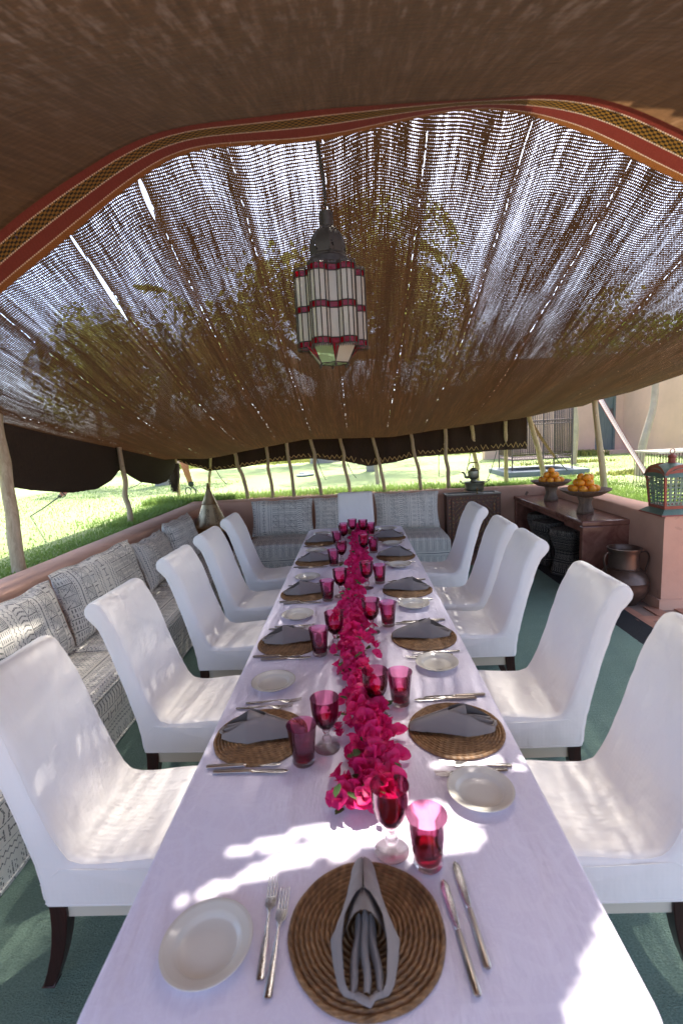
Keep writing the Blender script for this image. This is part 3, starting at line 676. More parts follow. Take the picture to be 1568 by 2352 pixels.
rope(slack(at(727,1052,Y=8.05),at(748,1102,Y=8.9)),'guy rope left of the pole behind the cushion gap')
rope(slack(at(794,1055,Y=8.05),at(818,1098,Y=8.9)),'guy rope right of the pole behind the head chair')
rope(slack(at(1007,1043,Y=8.05),at(1007,1095,Y=8.7)),'vertical guy rope left of the orange-brown pole')
rope(slack(at(1080,1040,Y=8.05),at(1066,1098,Y=8.7)),'guy rope seen beside the kettle spout')
rope(slack(at(1140,1036,Y=8.05),at(1118,1102,Y=8.6)),'guy rope ending at the brazier handle, with a knot near its top')
b=at(440,1120,Y=8.4); mb=MB(); mb.tube([b+Vector((.05*math.cos(t/12*2*PI)-.06,0,.07*math.sin(t/12*2*PI)-.06)) for t in range(13)],.009,6,False); mb.tube(smooth_path([b,b+Vector((.05,0,-.02)),b+Vector((.07,0,-.10)),b+Vector((.0,0,-.17))],5),.012,6)
tag(mb.build('rope_loop',MT['rope']),'dark looped rope end hanging below the orange strap','rope')
# things lying far out on the lawn
for i,(px,py) in enumerate(((700,1090),(708,1093),(694,1095))):
    p=at(px,py,Z=GZ); o=MB().sphere((0,0,.03),.16,8,5,.25).build('stone',MT['stone'],loc=p); tag(o,['pale flat stone far out on the lawn, middle of three','pale flat stone far out on the lawn, rightmost of three','pale flat stone far out on the lawn, leftmost of three'][i],'stone','flat stones on the far lawn')
# ================================================================== FURNITURE
# ---- slip-covered chair, local +y towards the table, y=0 where back meets seat
def chair_proto():
    root=empty('dining_chair',(0,0,0))
    out=[(.468,.338),(.484,.40),(.482,.455),(.465,.485),(.44,.497),(.30,.500),(.12,.487),(.05,.490),(.015,.515),(-.022,.60),(-.062,.72),(-.102,.85),(-.138,.95),(-.170,1.02),(-.194,1.054),(-.224,1.066),(-.254,1.056),(-.272,1.030),(-.271,1.000),(-.250,.972),(-.222,.935),(-.196,.87),(-.155,.74),(-.112,.58),(-.084,.45),(-.072,.345)]
    sp=smooth_path([(0,a,b) for a,b in out],4); P=[(p.y,p.z) for p in sp]; n=len(P)
    nr=[]
    for i in range(n):
        a=Vector(P[max(i-1,0)]);b=Vector(P[min(i+1,n-1)]); t=(b-a).normalized(); nr.append(Vector((-t.y,t.x)))   # inward-pointing? checked below
    c=Vector((.1,.45))
    rad=.028; W=.222
    lay=[(-W,.85,0),(-W+.003,.55,0),(-W+.010,.22,0),(-W+.020,.05,0),(-W+.034,0,0)]+[(x,0,0) for x in np.linspace(-W+.06,W-.06,11)]+[(W-.034,0,0),(W-.020,.05,0),(W-.010,.22,0),(W-.003,.50,0),(W,.85,0)]
    mb=MB(); m=len(lay)
    def pt(i,j):
        x,k,_=lay[j]; y,z=P[i]; q=nr[i]*rad*k
        wn=1-.05*max(0,min(1,(z-.5)/.5)) if y<.05 else 1.0
        s_=1
        y2,z2=y+q.x*s_,z+q.y*s_
        if i in(0,n-1): pass
        wr=.005*noise.noise(Vector((x*8,y*8,z*8)))+.0035*noise.noise(Vector((x*22+y*14,y*22,z*30)))
        hang=max(0,min(1,(.46-z)/.14)); xx=x*(wn+.02*hang)+.006*hang*(math.sin(y*26+z*9)+.8*math.sin(y*61-z*30))*(1 if x>0 else -1)*(abs(x)/W)**6
        return (xx,y2+wr+(.006*hang*math.sin(x*24+1) if y>.4 or y<-.1 else 0),z2+(wr if z<.9 and y>0 else 0)+(-.012*(1-(x/W)**2)*max(0,1-abs(y-.25)/.2) if z>.48 else 0))
    vs=[pt(i,j) for i in range(n) for j in range(m)]
    fs=[(i*m+j,i*m+j+1,(i+1)*m+j+1,(i+1)*m+j) for i in range(n-1) for j in range(m-1)]
    mb.add(vs,fs)
    # side skins: strip between matching points of the seat block and back block
    for j,sgn in((0,-1),(m-1,1)):
        # quads spanning the closed silhouette, triangulated by fan from interior spines
        top=[i for i in range(n) if P[i][0]>=.02 and i<n*.45]; bot_z=.30
        ring=[i*m+j for i in range(n)]
        bmf=tuple(ring) if sgn<0 else tuple(ring[::-1]); mb.f.append(bmf); mb.mi.append(0)
    o=mb.build('slipcover',MT['chair'],root,angle=62)
    # the pressed seams of the cover
    sm_=MB()
    for sgn in(-1,1):
        idx=[i for i in range(n) if P[i][1]>.46 or P[i][0]<-.1]
        j=2 if sgn<0 else m-3
        seg=[Vector(vs[i*m+j])+Vector((sgn*.0005,0,0)) for i in range(8,n-1)]
        sm_.tube(seg,.0017,5)
        sm_.tube([Vector((sgn*.2235,.45,.472)),Vector((sgn*.2245,.2,.468)),Vector((sgn*.2235,.0,.474)),Vector((sgn*.2215,-.07,.42))],.0018,5)
        sm_.tube([Vector((sgn*.226,.45,.352)),Vector((sgn*.2275,.15,.350)),Vector((sgn*.2265,-.06,.358))],.002,5)
    sm_.build('seam',MT['chair'],root)['kind']='stuff'
    un=MB()
    def uf(u,v):
        a=u*2*PI; x=.206*max(-1,min(1,1.35*math.cos(a))); y=.192+.258*max(-1,min(1,1.35*math.sin(a))); dip=.03*(max(0,abs(x)/.206-.6)/.4)*(1 if y<-.05 else .2)
        return (x*(1-.04*v),y,.36-(.075+dip)*v)
    un.grid(40,3,uf,close=True); un.build('seat_underlining',MT['under'],root)
    for sx in(-1,1):
        for fr in(0,1):
            lg=MB()
            y0,y1=(.40,.43) if fr else (-.035,-.115); pts=[];rs_=[]
            for k in range(7):
                f=k/6; pts.append(Vector((sx*.185,y0+(y1-y0)*f*f,.36*(1-f)+.02*f))); rs_.append(.029-.010*f)
            vs_=[];
            for p,r in zip(pts,rs_): vs_+=[(p.x-r,p.y-r,p.z),(p.x+r,p.y-r,p.z),(p.x+r,p.y+r,p.z),(p.x-r,p.y+r,p.z)]
            fs_=[(k*4+i,k*4+(i+1)%4,k*4+4+(i+1)%4,k*4+4+i) for k in range(6) for i in range(4)]+[(0,1,2,3),(27,26,25,24)]
            lg.add(vs_,fs_); l=bevel(lg.build('leg',MT['leg'],root,angle=30),.003,1)
    return root
ch0=chair_proto(); first=True
TX=-.0355
chairs=[]
ordn=['nearest','second','third','fourth','farthest']
CHL=[1.505,2.245,3.04,3.74,4.47]; CHR=[1.475,2.19,3.07,3.62,4.42]
for k in range(5): chairs.append((-.965,CHL[k],-PI/2,'white slipcovered chair, %s on the left of the table'%(ordn[k]+(', cut by the picture edge' if k==0 else ''))))
for k in range(5): chairs.append((.865,CHR[k],PI/2,'white slipcovered chair, %s on the right of the table'%(ordn[k]+(', cut by the picture edge' if k==0 else ''))))
chairs.append((-.02,5.66,PI,'white slipcovered chair alone at the far head of the table'))
for i,(x,y,rz,lab) in enumerate(chairs):
    c=ch0 if i==0 else copy_tree(ch0)
    c.location=(x,y,.022); c.rotation_euler=(0,0,rz+(random.uniform(-.03,.03) if i not in(0,5,10) else 0)); tag(c,lab,'chair','white slipcovered chairs round the table')
# ---- dining table
tb=empty('dining_table',(TX,2.95,0),0,'long dining table hidden under the white damask cloth','table')
def putw(mbx,name,mat,root,**k): 
    o=mbx.build(name,mat,root,**k); return o
mb=MB(); mb.box((-.49,-2.33,.71),(.49,2.33,.752)); put_=mb.build('tabletop',MT['leg'],tb,smooth=False)
for sx in(-.42,.42):
    for sy in(-2.2,0,2.2):
        mb=MB(); mb.box((sx-.035,sy-.035,.02),(sx+.035,sy+.035,.71)); mb.build('leg',MT['leg'],tb,smooth=False)
# tablecloth with soft corners and hanging folds
Xa,Xb,Ya,Yb,RC=TX-.500,TX+.500,.60,5.315,.12
ol=[]
def arc(cx_,cy_,a0,a1,k=14): return [(cx_+RC*math.cos(a0+(a1-a0)*i/k),cy_+RC*math.sin(a0+(a1-a0)*i/k),math.cos(a0+(a1-a0)*i/k),math.sin(a0+(a1-a0)*i/k),1) for i in range(k+1)]
def line(a,b,n_,nx,ny): return [(a[0]+(b[0]-a[0])*i/n_,a[1]+(b[1]-a[1])*i/n_,nx,ny,0) for i in range(1,n_)]
ol+=arc(Xb-RC,Ya+RC,-PI/2,0)+line((Xb,Ya+RC),(Xb,Yb-RC),130,1,0)+arc(Xb-RC,Yb-RC,0,PI/2)+line((Xb-RC,Yb),(Xa+RC,Yb),26,0,1)+arc(Xa+RC,Yb-RC,PI/2,PI)+line((Xa,Yb-RC),(Xa,Ya+RC),130,-1,0)+arc(Xa+RC,Ya+RC,PI,1.5*PI)+line((Xa+RC,Ya),(Xb-RC,Ya),26,0,-1)
nO=len(ol); rings=[('in',.0),('in',.35),('in',.7),('in',.9),('in',.975),('in',1.0),(.006,.7588),(.0095,.7535),(.011,.745),(.012,.70),(.016,.62),(.022,.53),(.028,.45)]
mb=MB(); vs=[]
for r in rings:
    for k,(x,y,nx,ny,cn) in enumerate(ol):
        if r[0]=='in':
            f=r[1]; sy=min(max(y,Ya+.45),Yb-.45); px,py=TX+(x-TX)*f,sy+(y-sy)*f; z=.761+.0008*noise.noise(Vector((px*5,py*3,0)))-(.0015 if f==1.0 else 0)
        else:
            h=(.745-min(r[1],.745))/.3; fold=(.020+.03*cn)*h*(math.sin(k*.55)+.5*math.sin(k*.23+2)); px,py=x+nx*(r[0]+fold),y+ny*(r[0]+fold); z=r[1]-.012*h*math.sin(k*.31)
        vs.append((px,py,z))
fs=[(j*nO+i,j*nO+(i+1)%nO,(j+1)*nO+(i+1)%nO,(j+1)*nO+i) for j in range(len(rings)-1) for i in range(nO)]
fs=[f[::-1] for f in fs]; mb.add(vs,fs)
mb.build('x',MT['cloth'],angle=70).name='tablecloth'; tcl=COL.objects['tablecloth']; tag(tcl,'white damask tablecloth with a lilac sheen covering the whole long table','tablecloth')
TZ=.7625
# ---- table ware meshes
def lathemesh(name,prof,mat,n=40,lobes=None): return MB().lathe(prof,n,cap=False,lobes=lobes).mesh(name,mat,True,50)
PL=[(0,.004),(.045,.004),(.050,.0015),(.054,.0015),(.057,.005),(.068,.014),(.086,.0205),(.0905,.0225),(.0905,.0240),(.0885,.0245),(.0865,.0232),(.085,.0236),(.083,.0226),(.070,.0188),(.0655,.0172),(.0605,.0100),(.056,.0070),(.03,.0062),(0,.006)]
me_plate=lathemesh('side_plate',[(max(r,1e-5),z) for r,z in PL],MT['plate'],56)
# coiled mat as one rolled coil
mb=MB(); prof=[(1e-5,.006)]
k=0; r=.0
while r<.156:
    for a in (0,.35,.65): 
        prof.append((r+.0105*a+1e-4,.0040+.0062*math.sin(a*PI+.01)))
    r+=.0105
prof.append((.1590,.006)); prof.append((.1585,.001)); prof.append((.15,.0008)); 
def mlobe(a,z): return 1+.006*math.sin(a*5+1)+.003*math.sin(a*13)
me_mat=MB().lathe(prof,64,cap=False,lobes=mlobe).mesh('placemat',MT['mat'],True,60)
# napkin
def napkin_mesh(seed=0):
    rs=random.Random(seed); mb=MB(); h0=.082+rs.uniform(-.004,.006); yt,yc,ye=.150,-.012,-.135
    def shell(y,phi,inner=0):
        """half-cone cloth: phi 0..pi across"""
        t=(y-ye)/(yt-ye)            # 0 seat end .. 1 tip
        wd=(.010+.058*min(1,max(t,0)/.36)**.26) if t<.36 else .026+.042*(1-(t-.36)/.64)**1.7
        if t>.88: wd*=1-((t-.88)/.12)**2*.3
        ht=h0*(1.05*max(0,math.sin(min(1,t/.33)*PI/2))**.6) if t<.33 else h0*(1.05-.80*((t-.33)/.67)**.9)
        if t>.9: ht*=1-((t-.9)/.1)**2*.5
        k=1-.10*inner; x=-math.cos(phi)*wd*k; z=.011+(1-abs(math.cos(phi))**2.1)*ht*k
        return (x+.002*noise.noise(Vector((y*30,phi*2,seed))),y,z+.0015*noise.noise(Vector((y*50,phi*4,seed+5))))
    # lapels: the opening widens from the peak to the seat end
    for s in(0,1):
        def f(u,v,s=s):
            y=yt+(ye-yt)*v; op=0 if y>yc+.03 else ((yc+.03-y)/(yc+.03-ye))
            lo=.03; hi=PI/2-(.22+ .95*op**.8 if op>0 else 0.04); phi=lo+(hi-lo)*u; p=shell(y,phi)
            cur=.010*op*math.sin(u*PI*.5)**6; x,yy,z=p; x=x-cur*0+(.006*op*u**6); z=z+.006*op*u**8
            return (x if s==0 else -x,yy,z)
        mb.grid(14,34,f); mb.grid(14,34,lambda u,v,f=f:(f(1-u,v)[0]*.965,f(1-u,v)[1],f(1-u,v)[2]-.0018))
    # inner petal lying in the slit towards the tip
    mb.grid(12,18,lambda u,v:(lambda p:(p[0]*.80,p[1],p[2]-.006+.004*math.sin(u*PI)))(shell(yt-.006+(yc-.02-yt)*v,.35+(PI-.7)*u,1)))
    # pleats inside the open end
    for k,(a,b_) in enumerate(((-.30,.8),(.02,1.0),(.34,.8))):
        mb.grid(9,12,lambda u,v,a=a,b_=b_:((a*.085*(.4+.6*v))+(u-.5)*.016*(1.2-.4*v)+.002*math.sin(v*9+k),yc-.0+(ye+.006-yc)*v,.012+h0*b_*(.58-.46*v)*(max(0,math.sin(u*PI))**.6)))
    mb.tube([(-.022,ye+.012,.013),(-.012,ye+.002,.017),(.006,ye-.004,.013),(.020,ye+.010,.016)],[.004,.007,.007,.004],8)
    return mb.mesh('napkin',MT['napkin'],True,60)
me_nap=[napkin_mesh(k) for k in range(4)]
# fork & knife (length along y, tips at +y)
def strip(secs,n=8):
    """secs: (y, half width, half thickness, z)"""
    mb=MB(); vs=[]
    for y,w,t,z in secs:
        for i in range(n): a=2*PI*i/n; vs.append((w*math.cos(a),y,z+t*math.sin(a)))
    m=len(secs); fs=[(j*n+i,j*n+(i+1)%n,(j+1)*n+(i+1)%n,(j+1)*n+i) for j in range(m-1) for i in range(n)]+[tuple(range(n)),tuple((m-1)*n+i for i in range(n))[::-1]]
    return mb.add(vs,fs)
fk=strip([(-.112,.0055,.002,.004),(-.108,.0078,.0026,.004),(-.05,.0068,.0024,.005),(-.01,.0038,.002,.0075),(.010,.0030,.002,.009),(.022,.0045,.0018,.0085),(.034,.0110,.0014,.0055),(.050,.0118,.0012,.0035),(.056,.0116,.0011,.0035)])
for i in range(4):
    x=-.0093+i*.0062; t=strip([(.053,.0019,.0011,.0036),(.075,.0017,.001,.005),(.100,.0011,.0009,.0085),(.104,.0005,.0005,.0092)],6)
    fk.add([(a+x,b,c) for a,b,c in t.v],t.f)
kh=strip([(-.118,.005,.0035,.006),(-.114,.0082,.0048,.006),(-.05,.0070,.0048,.0063),(-.006,.0062,.0046,.006),(.0,.0045,.004,.006)])
kb=strip([(-.002,.0052,.004,.006),(.004,.0060,.004,.006),(.010,.0066,.0012,.006),(.06,.0092,.0011,.0055),(.095,.0092,.0009,.0055),(.108,.006,.0007,.0055),(.114,.001,.0005,.0055)])
me_fork=fk.mesh('fork',MT['steel'],True,50); me_kh=kh.mesh('handle',MT['handle'],True,50); me_kb=kb.mesh('blade',MT['steel'],True,50)
# tumbler and goblet
tw=[(.0305,.016),(.0325,.020),(.0385,.075),(.0445,.1155),(.0452,.1165),(.0440,.1165),(.0432,.1150),(.0372,.075),(.0312,.026),(.026,.021),(1e-5,.020)]
me_tw=MB().lathe(tw,40,cap=False).mesh('glass_wall',MT['pink'],True,60)
me_td=MB().lathe([(1e-5,.0165),(.0300,.0165),(.0316,.020),(.0335,.040),(.0322,.040),(.030,.030),(.024,.0245),(1e-5,.0235)],36,cap=False).mesh('dark_base_layer',MT['pinkdeep'],True,60)
me_tb=MB().lathe([(1e-5,.001),(.030,.001),(.0325,.004),(.0330,.012),(.0318,.0158),(1e-5,.0158)],36,cap=False).mesh('thick_base',MT['clear'],True,60)
gw=[(.006,.060),(.014,.0625),(.027,.075),(.036,.092),(.0405,.112),(.0425,.135),(.0432,.1560),(.0436,.1572),(.0426,.1572),(.0420,.1555),(.0412,.135),(.0392,.112),(.0348,.093),(.026,.077),(.013,.0665),(1e-5,.064)]
me_gw=MB().lathe(gw,40,cap=False).mesh('bowl',MT['pink'],True,60)
me_gd=MB().lathe([(1e-5,.0615),(.013,.0632),(.0255,.075),(.0335,.090),(.0325,.0905),(.024,.079),(.012,.0695),(1e-5,.068)],36,cap=False).mesh('bowl_base_tint',MT['pinkdeep'],True,60)
gs=[(1e-5,.0),(.038,.0),(.0395,.0015),(.038,.0032),(.020,.0065),(.011,.010),(.0085,.016),(.013,.023),(.0150,.029),(.013,.035),(.0075,.041),(.0085,.047),(.0105,.052),(.0135,.0575),(.012,.0598),(1e-5,.0598)]
me_gs=MB().lathe(gs,32,cap=False).mesh('stem',MT['clear'],True,60)
SET=[]
ML=[1.517,2.28,3.035,3.85,4.575]; MR=[1.517,2.28,3.02,3.90,4.64]
side=['left','right']
for s in(0,1):
    for k in range(5):
        SET.append(((TX-.3305,ML[k]) if s==0 else (TX+.3305,MR[k]),-PI/2 if s==0 else PI/2,'at the %s place on the %s side'%(ordn[k],side[s]),s*5+k))
SET.append(((-.024,.847),0,'at the near head of the table',10)); SET.append(((.01,5.03),PI,'at the far head of the table',11))
G={'mat':'round rush placemats','nap':'folded grey napkins','plate':'white side plates','fork':'forks left of the placemats','knife':'knives right of the placemats','tumb':'pink tumblers','gob':'pink goblets'}
rs=random.Random(12)
for (cx_,cy_),rz,where,idx in SET:
    Rm=Matrix.Rotation(rz,3,'Z'); j=lambda a=.008: rs.uniform(-a,a)
    W=lambda x,y,z=0: Vector((cx_,cy_,TZ+z))+Rm@Vector((x,y,0))
    near=idx==10
    tag(link('placemat',me_mat,None,W(0,0),rz+rs.uniform(0,6)),'round coiled brown placemat '+where,'placemat',G['mat'])
    tag(link('napkin',me_nap[idx%4],None,W(-.003 if near else j(),-.003 if near else j(),.009),rz+(0 if near else j(.10))),'grey napkin folded into an open cone '+where,'napkin',G['nap'])
    if idx==11: COL.objects[-1] if False else None
    ps=1.0
    tag(link('side_plate',me_plate,None,W(-.317 if near else (-.333+j(.012) if idx<5 else -.306+j(.012)),-.03 if near else j(.012)-.01),0),'small round cream side plate '+where,'side plate',G['plate'])
    fx=((-.205,.022),(-.180,-.008)) if near else ((-.212+j(.004),.008+j()),(-.178+j(.004),-.018+j()))
    for q,(x,y) in enumerate(fx):
        tag(link('fork',me_fork,None,W(x,y),rz+(.03 if q==0 else -.02)+j(.10 if not near else .01)),'fork %s the placemat %s'%('farther from' if q==0 else 'nearer to',where),'fork',G['fork'])
    kx=((.217,.040),(.184,-.005)) if near else ((.185+j(.004),.005+j()),(.155+j(.004) if idx<5 else .205,-.03+j()))
    for q,(x,y) in enumerate(kx):
        kn=empty('knife',W(x,y),rz+(.07 if near else 0)+j(.03),'table knife %s the placemat %s'%('farther from' if (q==0)==(idx<5 or idx>9) else 'nearer to',where),'knife',G['knife'])
        link('handle',me_kh,kn); link('blade',me_kb,kn)
    tx,ty=(.148,.156) if near else ((.147+j(),.158+j()) if idx<5 or idx>9 else (.173+j(),.168+j()))
    gx,gy=(.067,.195) if near else ((.075+j(),.232+j()) if idx<5 or idx>9 else (.090+j(),.255+j()))
    t=empty('tumbler',W(tx,ty),rs.uniform(0,6),'pink glass tumbler with clear base '+where,'tumbler',G['tumb'])
    t.scale=(1.06,1.06,1.10); link('glass_wall',me_tw,t); link('dark_base_layer',me_td,t); link('thick_base',me_tb,t)
    t=empty('goblet',W(gx,gy),0,'deep pink goblet on clear knobbed stem '+where,'goblet',G['gob'])
    t.scale=(1.07,1.07,1.12); link('bowl',me_gw,t); link('bowl_base_tint',me_gd,t); link('stem',me_gs,t)
# ---- bougainvillea garland
gar=empty('flower_garland',(-.03,1.16,TZ),0,'long garland of magenta bougainvillea down the middle of the table','flower garland')
path=smooth_path([(-.035,1.16,0),(.0,1.28,0),(.01,1.45,0),(-.02,1.62,0),(-.035,1.80,0),(-.035,1.98,0),(-.045,2.2,0),(-.05,2.5,0),(-.06,2.75,0),(-.04,3.05,0),(-.03,3.4,0),(.0,3.8,0),(.01,4.25,0),(.02,4.6,0),(.04,5.02,0)],8)
put(MB().tube([p+Vector((.012*math.sin(i*.9),0,TZ+.022)) for i,p in enumerate(path)],.003,5),'stem',MT['stem'],gar)
def bractmesh(seed):
    rs=random.Random(seed); mb=MB()
    nb=3
    for b in range(nb):
        az=b*2*PI/nb+rs.uniform(-.3,.3); tilt=rs.uniform(.35,1.05); L=rs.uniform(.028,.036); Wd=L*.56; Q=Matrix.Rotation(az,3,'Z')@Matrix.Rotation(-tilt,3,'Y')
        gv=[];st=[(0,0,0),(.12,.50,.02),(.38,1.0,.12),(.68,.98,.06),(.90,.62,-.05),(1.0,.12,-.10)]
        for t,wk,z in st:
            for s_ in(-1,0,1): gv.append(Q@Vector((t*L,s_*wk*Wd,(z+(.22*abs(s_)*wk)+rs.uniform(-.05,.05))*L)))
        fs_=[(r*3+c,r*3+c+1,r*3+c+4,r*3+c+3) for r in range(5) for c in range(2)]
        mb.add(gv,fs_)
    return mb
bm_=[bractmesh(50+k) for k in range(7)]; bme=[b.mesh('blossom',MT['bract'],True,80) for b in bm_]
lf=leafmesh('leaf',MT['gleaf'],.038,.015,.2); lme=lf.mesh('leaf',MT['gleaf'],True,80)
rs=random.Random(31); rest=MB(); nblo=0
spots=[]
for i in range(860):
    u=(i+.5)/860; u=u**1.0; k=u*(len(path)-1); a=path[int(k)].lerp(path[min(int(k)+1,len(path)-1)],k%1)
    Yv=a.y; dens=1.0
    gap=(1.60<Yv<1.70) or (2.0<Yv<2.06)
    if gap and rs.random()<.7: continue
    wv=.058+.014*math.sin(Yv*5.5+1)+.01*math.sin(Yv*13); x=a.x+rs.gauss(0,1)*wv*.62; x=max(a.x-wv*1.5,min(a.x+wv*1.5,x))
    h=.070*max(0.2,1-((x-a.x)/(wv*1.55))**2); z=TZ+.008+rs.random()**.6*h*(1.0+.3*math.sin(Yv*9))
    spots.append((Yv,Vector((x,Yv+rs.uniform(-.01,.01),z))))
spots.sort(key=lambda q:q[0])
for i,(y_,p) in enumerate(spots):
    rot=Euler((rs.gauss(0,.6)-.25,rs.gauss(0,.6),rs.uniform(0,6.3))); s_=rs.uniform(.85,1.2)
    if i<296:
        o=link('blossom',bme[i%7],gar,p-Vector(gar.location),rot); o.scale=(s_,)*3
    else:
        q=rot.to_matrix(); b=bm_[i%7]; rest.add([q@Vector(v)*s_+p for v in b.v],b.f)
o=put(rest,'blossoms',MT['bract'],gar); o['kind']='stuff'
for i in range(230):
    a=path[rs.randrange(len(path))]; 
    p=Vector((a.x+rs.gauss(0,.045),a.y+rs.uniform(-.03,.03),TZ+rs.uniform(.03,.085)))
    link('leaf',lme,gar,p-Vector(gar.location),Euler((rs.uniform(-.6,.4),rs.uniform(-.6,.6),rs.uniform(0,6.3)))).scale=(rs.uniform(.7,1.1),)*3
for k,(x,y,rz_) in enumerate(((-.085,1.185,1.9),(-.075,1.17,2.5),(.0,1.19,-.4))):
    link('leaf',lme,gar,Vector((x,y,TZ+.012))-Vector(gar.location),Euler((.1,.2,rz_)))
# ---- cushions and sofas
def pillow(w,h,t,seed,mat='mud',uvo=(0,0),rotuv=False):
    def P(u,v,s):
        a,b=2*u-1,2*v-1; e=max(0,(1-a**4))**.55*max(0,(1-b**4))**.55; k=1-.05*(1-abs(a)**2)*abs(b)**3-0; k2=1-.06*(1-abs(b)**2)*abs(a)**3
        wr=noise.noise(Vector((a*2+seed,b*2,s)))*.012+noise.noise(Vector((a*6+seed,b*5,s*3)))*.005*(1.4-e)
        return (a*w/2*k2,s*(t/2*e+wr*e),h/2+b*h/2*k+.006*math.sin(a*9+seed)*(b>.9))
    mb=MB(); U=(lambda u,v:(uvo[0]+u*w,uvo[1]+v*h)) if not rotuv else (lambda u,v:(uvo[0]+v*h,uvo[1]+u*w))
    mb.grid(30,24,lambda u,v:P(u,v,-1),U); mb.grid(30,24,lambda u,v:P(1-u,v,1),U)
    pp=[]
    for k in range(96):
        q=k/96*4; i=int(q); f=q-i; u,v=((f,0),(1,f),(1-f,1),(0,1-f))[i]; x,y,z=P(u,v,-1); pp.append(Vector((x,0+.003*math.sin(k),z)))
    pp.append(pp[0]); pi=MB().tube(pp,.0065,6,False)
    return mb,pi
def cushion(loc,rot,w,h,t,seed,label,mat='mud',uvo=(0,0),rotuv=False):
    r=empty('cushion',loc,0,label,'cushion','mud cloth back cushions'); r.rotation_euler=rot; mb,pi=pillow(w,h,t,seed,mat,uvo,rotuv)
    mb.build('cover',MT[mat],r,angle=70); pi.build('piping',MT[mat],r); return r
# left side, leaning on the left wall: local -y faces the table => rotate so -y -> +x
for Y,w,h,sd,lb,tl,uo in ((1.55,.95,.50,5,'printed cushion on the left sofa hidden mostly behind the nearest left chair',.24,.3),(2.62,.98,.50,1,'printed cushion on the left sofa at the picture edge, first from the camera',.24,.9),(3.72,1.15,.53,2,'largest cushion on the left sofa with bold zigzag bands',.25,1.7),(4.72,.78,.47,3,'sagging cushion on the left sofa with small dashes and crosses',.30,2.9),(5.48,.78,.52,4,'last cushion on the left sofa, nearest the brass lamp',.22,3.6)):
    cushion((-1.98,Y,.425),(-tl,0,PI/2+(.06 if sd==3 else 0)),w,h,.22,sd,lb,'mud' if sd in(1,2,5,4) else 'mud2',(uo,uo*.7),True)
for X,w,h,sd,lb,mt in ((-1.07,.88,.50,7,'printed cushion at the left end of the far sofa','mud'),(-.33,.56,.50,8,'printed cushion in the middle of the far sofa beside the head chair','mud2'),(.70,.90,.52,9,'printed cushion at the right end of the far sofa with a pinched corner','mud2')):
    cushion((X,6.78,.42),(-.20,0,0),w,h,.20,sd,lb,mt,(sd*.3,sd*.21),True)
def sofa(loc,rz,L,D,H,nseg,label,seed):
    r=empty('sofa',loc,rz,label,'sofa')
    seg=L/nseg
    for k in range(nseg):
        mb=MB(); x0=k*seg; N_=30
        prof=[(0,.02),(0,.12),(-.004,.26),(0,H-.055),(.012,H-.018),(.045,H),(.25,H+.014),(D*.7,H+.012),(D,H),]
        sp=smooth_path([(0,a,b) for a,b in prof],4); cum=[0]
        for i in range(1,len(sp)): cum.append(cum[-1]+(sp[i]-sp[i-1]).length)
        n=len(sp)
        def fn(u,v):
            i=round(v*(n-1)); p=sp[i]; e=min(u,1-u)*seg; drop=.03*max(0,1-e/.03)**2*(1 if p.z>H-.06 else 0); wr=.006*noise.noise(Vector((u*6+seed+k,p.y*6,p.z*6)))
            return (x0+u*seg+(.0 if 0<u<1 else 0),p.y+wr,p.z+wr-drop)
        mb.grid(N_,n,fn,lambda u,v:((x0+u*seg)*1.0,cum[round(v*(n-1))]+seed))
        mb.f+= [tuple(i*N_ for i in range(n)),tuple(i*N_+N_-1 for i in range(n))[::-1]]; mb.mi+=[0,0]
        c=mb.build('seat_cushion',MT['mud'],r,angle=60)
        pi=MB(); pi.tube([(x0+.01,.004,H-.035),(x0+seg/2,0,H-.037),(x0+seg-.01,.004,H-.035)],.006,6); pi.tube([(x0+.01,-.002,.035),(x0+seg-.01,-.002,.035)],.006,6)
        p_=pi.build('piping',MT['mud'],c)
    return r
sofa((-1.50,.2,0),PI/2,5.75,.74,.41,4,'long low sofa in black-on-cream mud cloth along the left wall',0.0)
sofa((-1.50,6.17,0),0,2.68,1.0,.41,2,'low mud cloth sofa across the far end behind the head chair',.37)
# ---- brass cone lamp on a dark round table
MT['trayw']=simple('dark_tray_wood',(.085,.035,.018),.35,0,.3,9)
t=empty('side_table',(-1.93,6.28,0),0,'dark round side table in the far left corner under the brass lamp','side table')
MB().lathe([(1e-5,.60),(.30,.60),(.325,.605),(.33,.618),(.322,.632),(.31,.626),(1e-5,.624)],40,cap=False).build('table_top',MT['trayw'],t)
MB().lathe([(.25,.0),(.25,.04),(.24,.05),(.24,.56),(.26,.60)],24).build('body',MT['leg'],t)
t=empty('brass_lamp',(-1.93,6.28,.633),0,'pierced brass cone lamp in the far left corner','lamp')
pr=[(.262,0),(.268,.010),(.255,.022),(.262,.030),(.235,.040),(.240,.052),(.215,.075),(.190,.13),(.155,.21),(.122,.29),(.098,.345),(.101,.352),(.095,.36),(.070,.42),(.040,.50),(.022,.55),(.025,.556),(.018,.565)]
m=M('pierced_brass'); x,y,z=m.xyz(m.coord()); an=N(m.t,m.node('ShaderNodeMath',{0:y.s,1:x.s},operation='ARCTAN2').outputs[0])
pc=(an*(8/(2*PI))+.5).frac()-.5; ok=pc.abs().lt(.25)*z.gt(.09)*z.lt(.30); dv=m.voro(m.coord(),95,'DISTANCE_TO_EDGE'); hole=ok*dv.gt(.16)
n_=m.noise(m.coord(),9,3); eng=m.voro(m.coord(),60,'DISTANCE_TO_EDGE')
col=m.mix(hole,m.mix(n_,(.34,.27,.15),(.62,.52,.33)),(.02,.012,.006)); 
MT['pbrass']=m.done(m.bsdf(col,.3,1.0-hole*.9,m.bump(eng.lt(.12)*1.0-hole*2,.35,.003)))
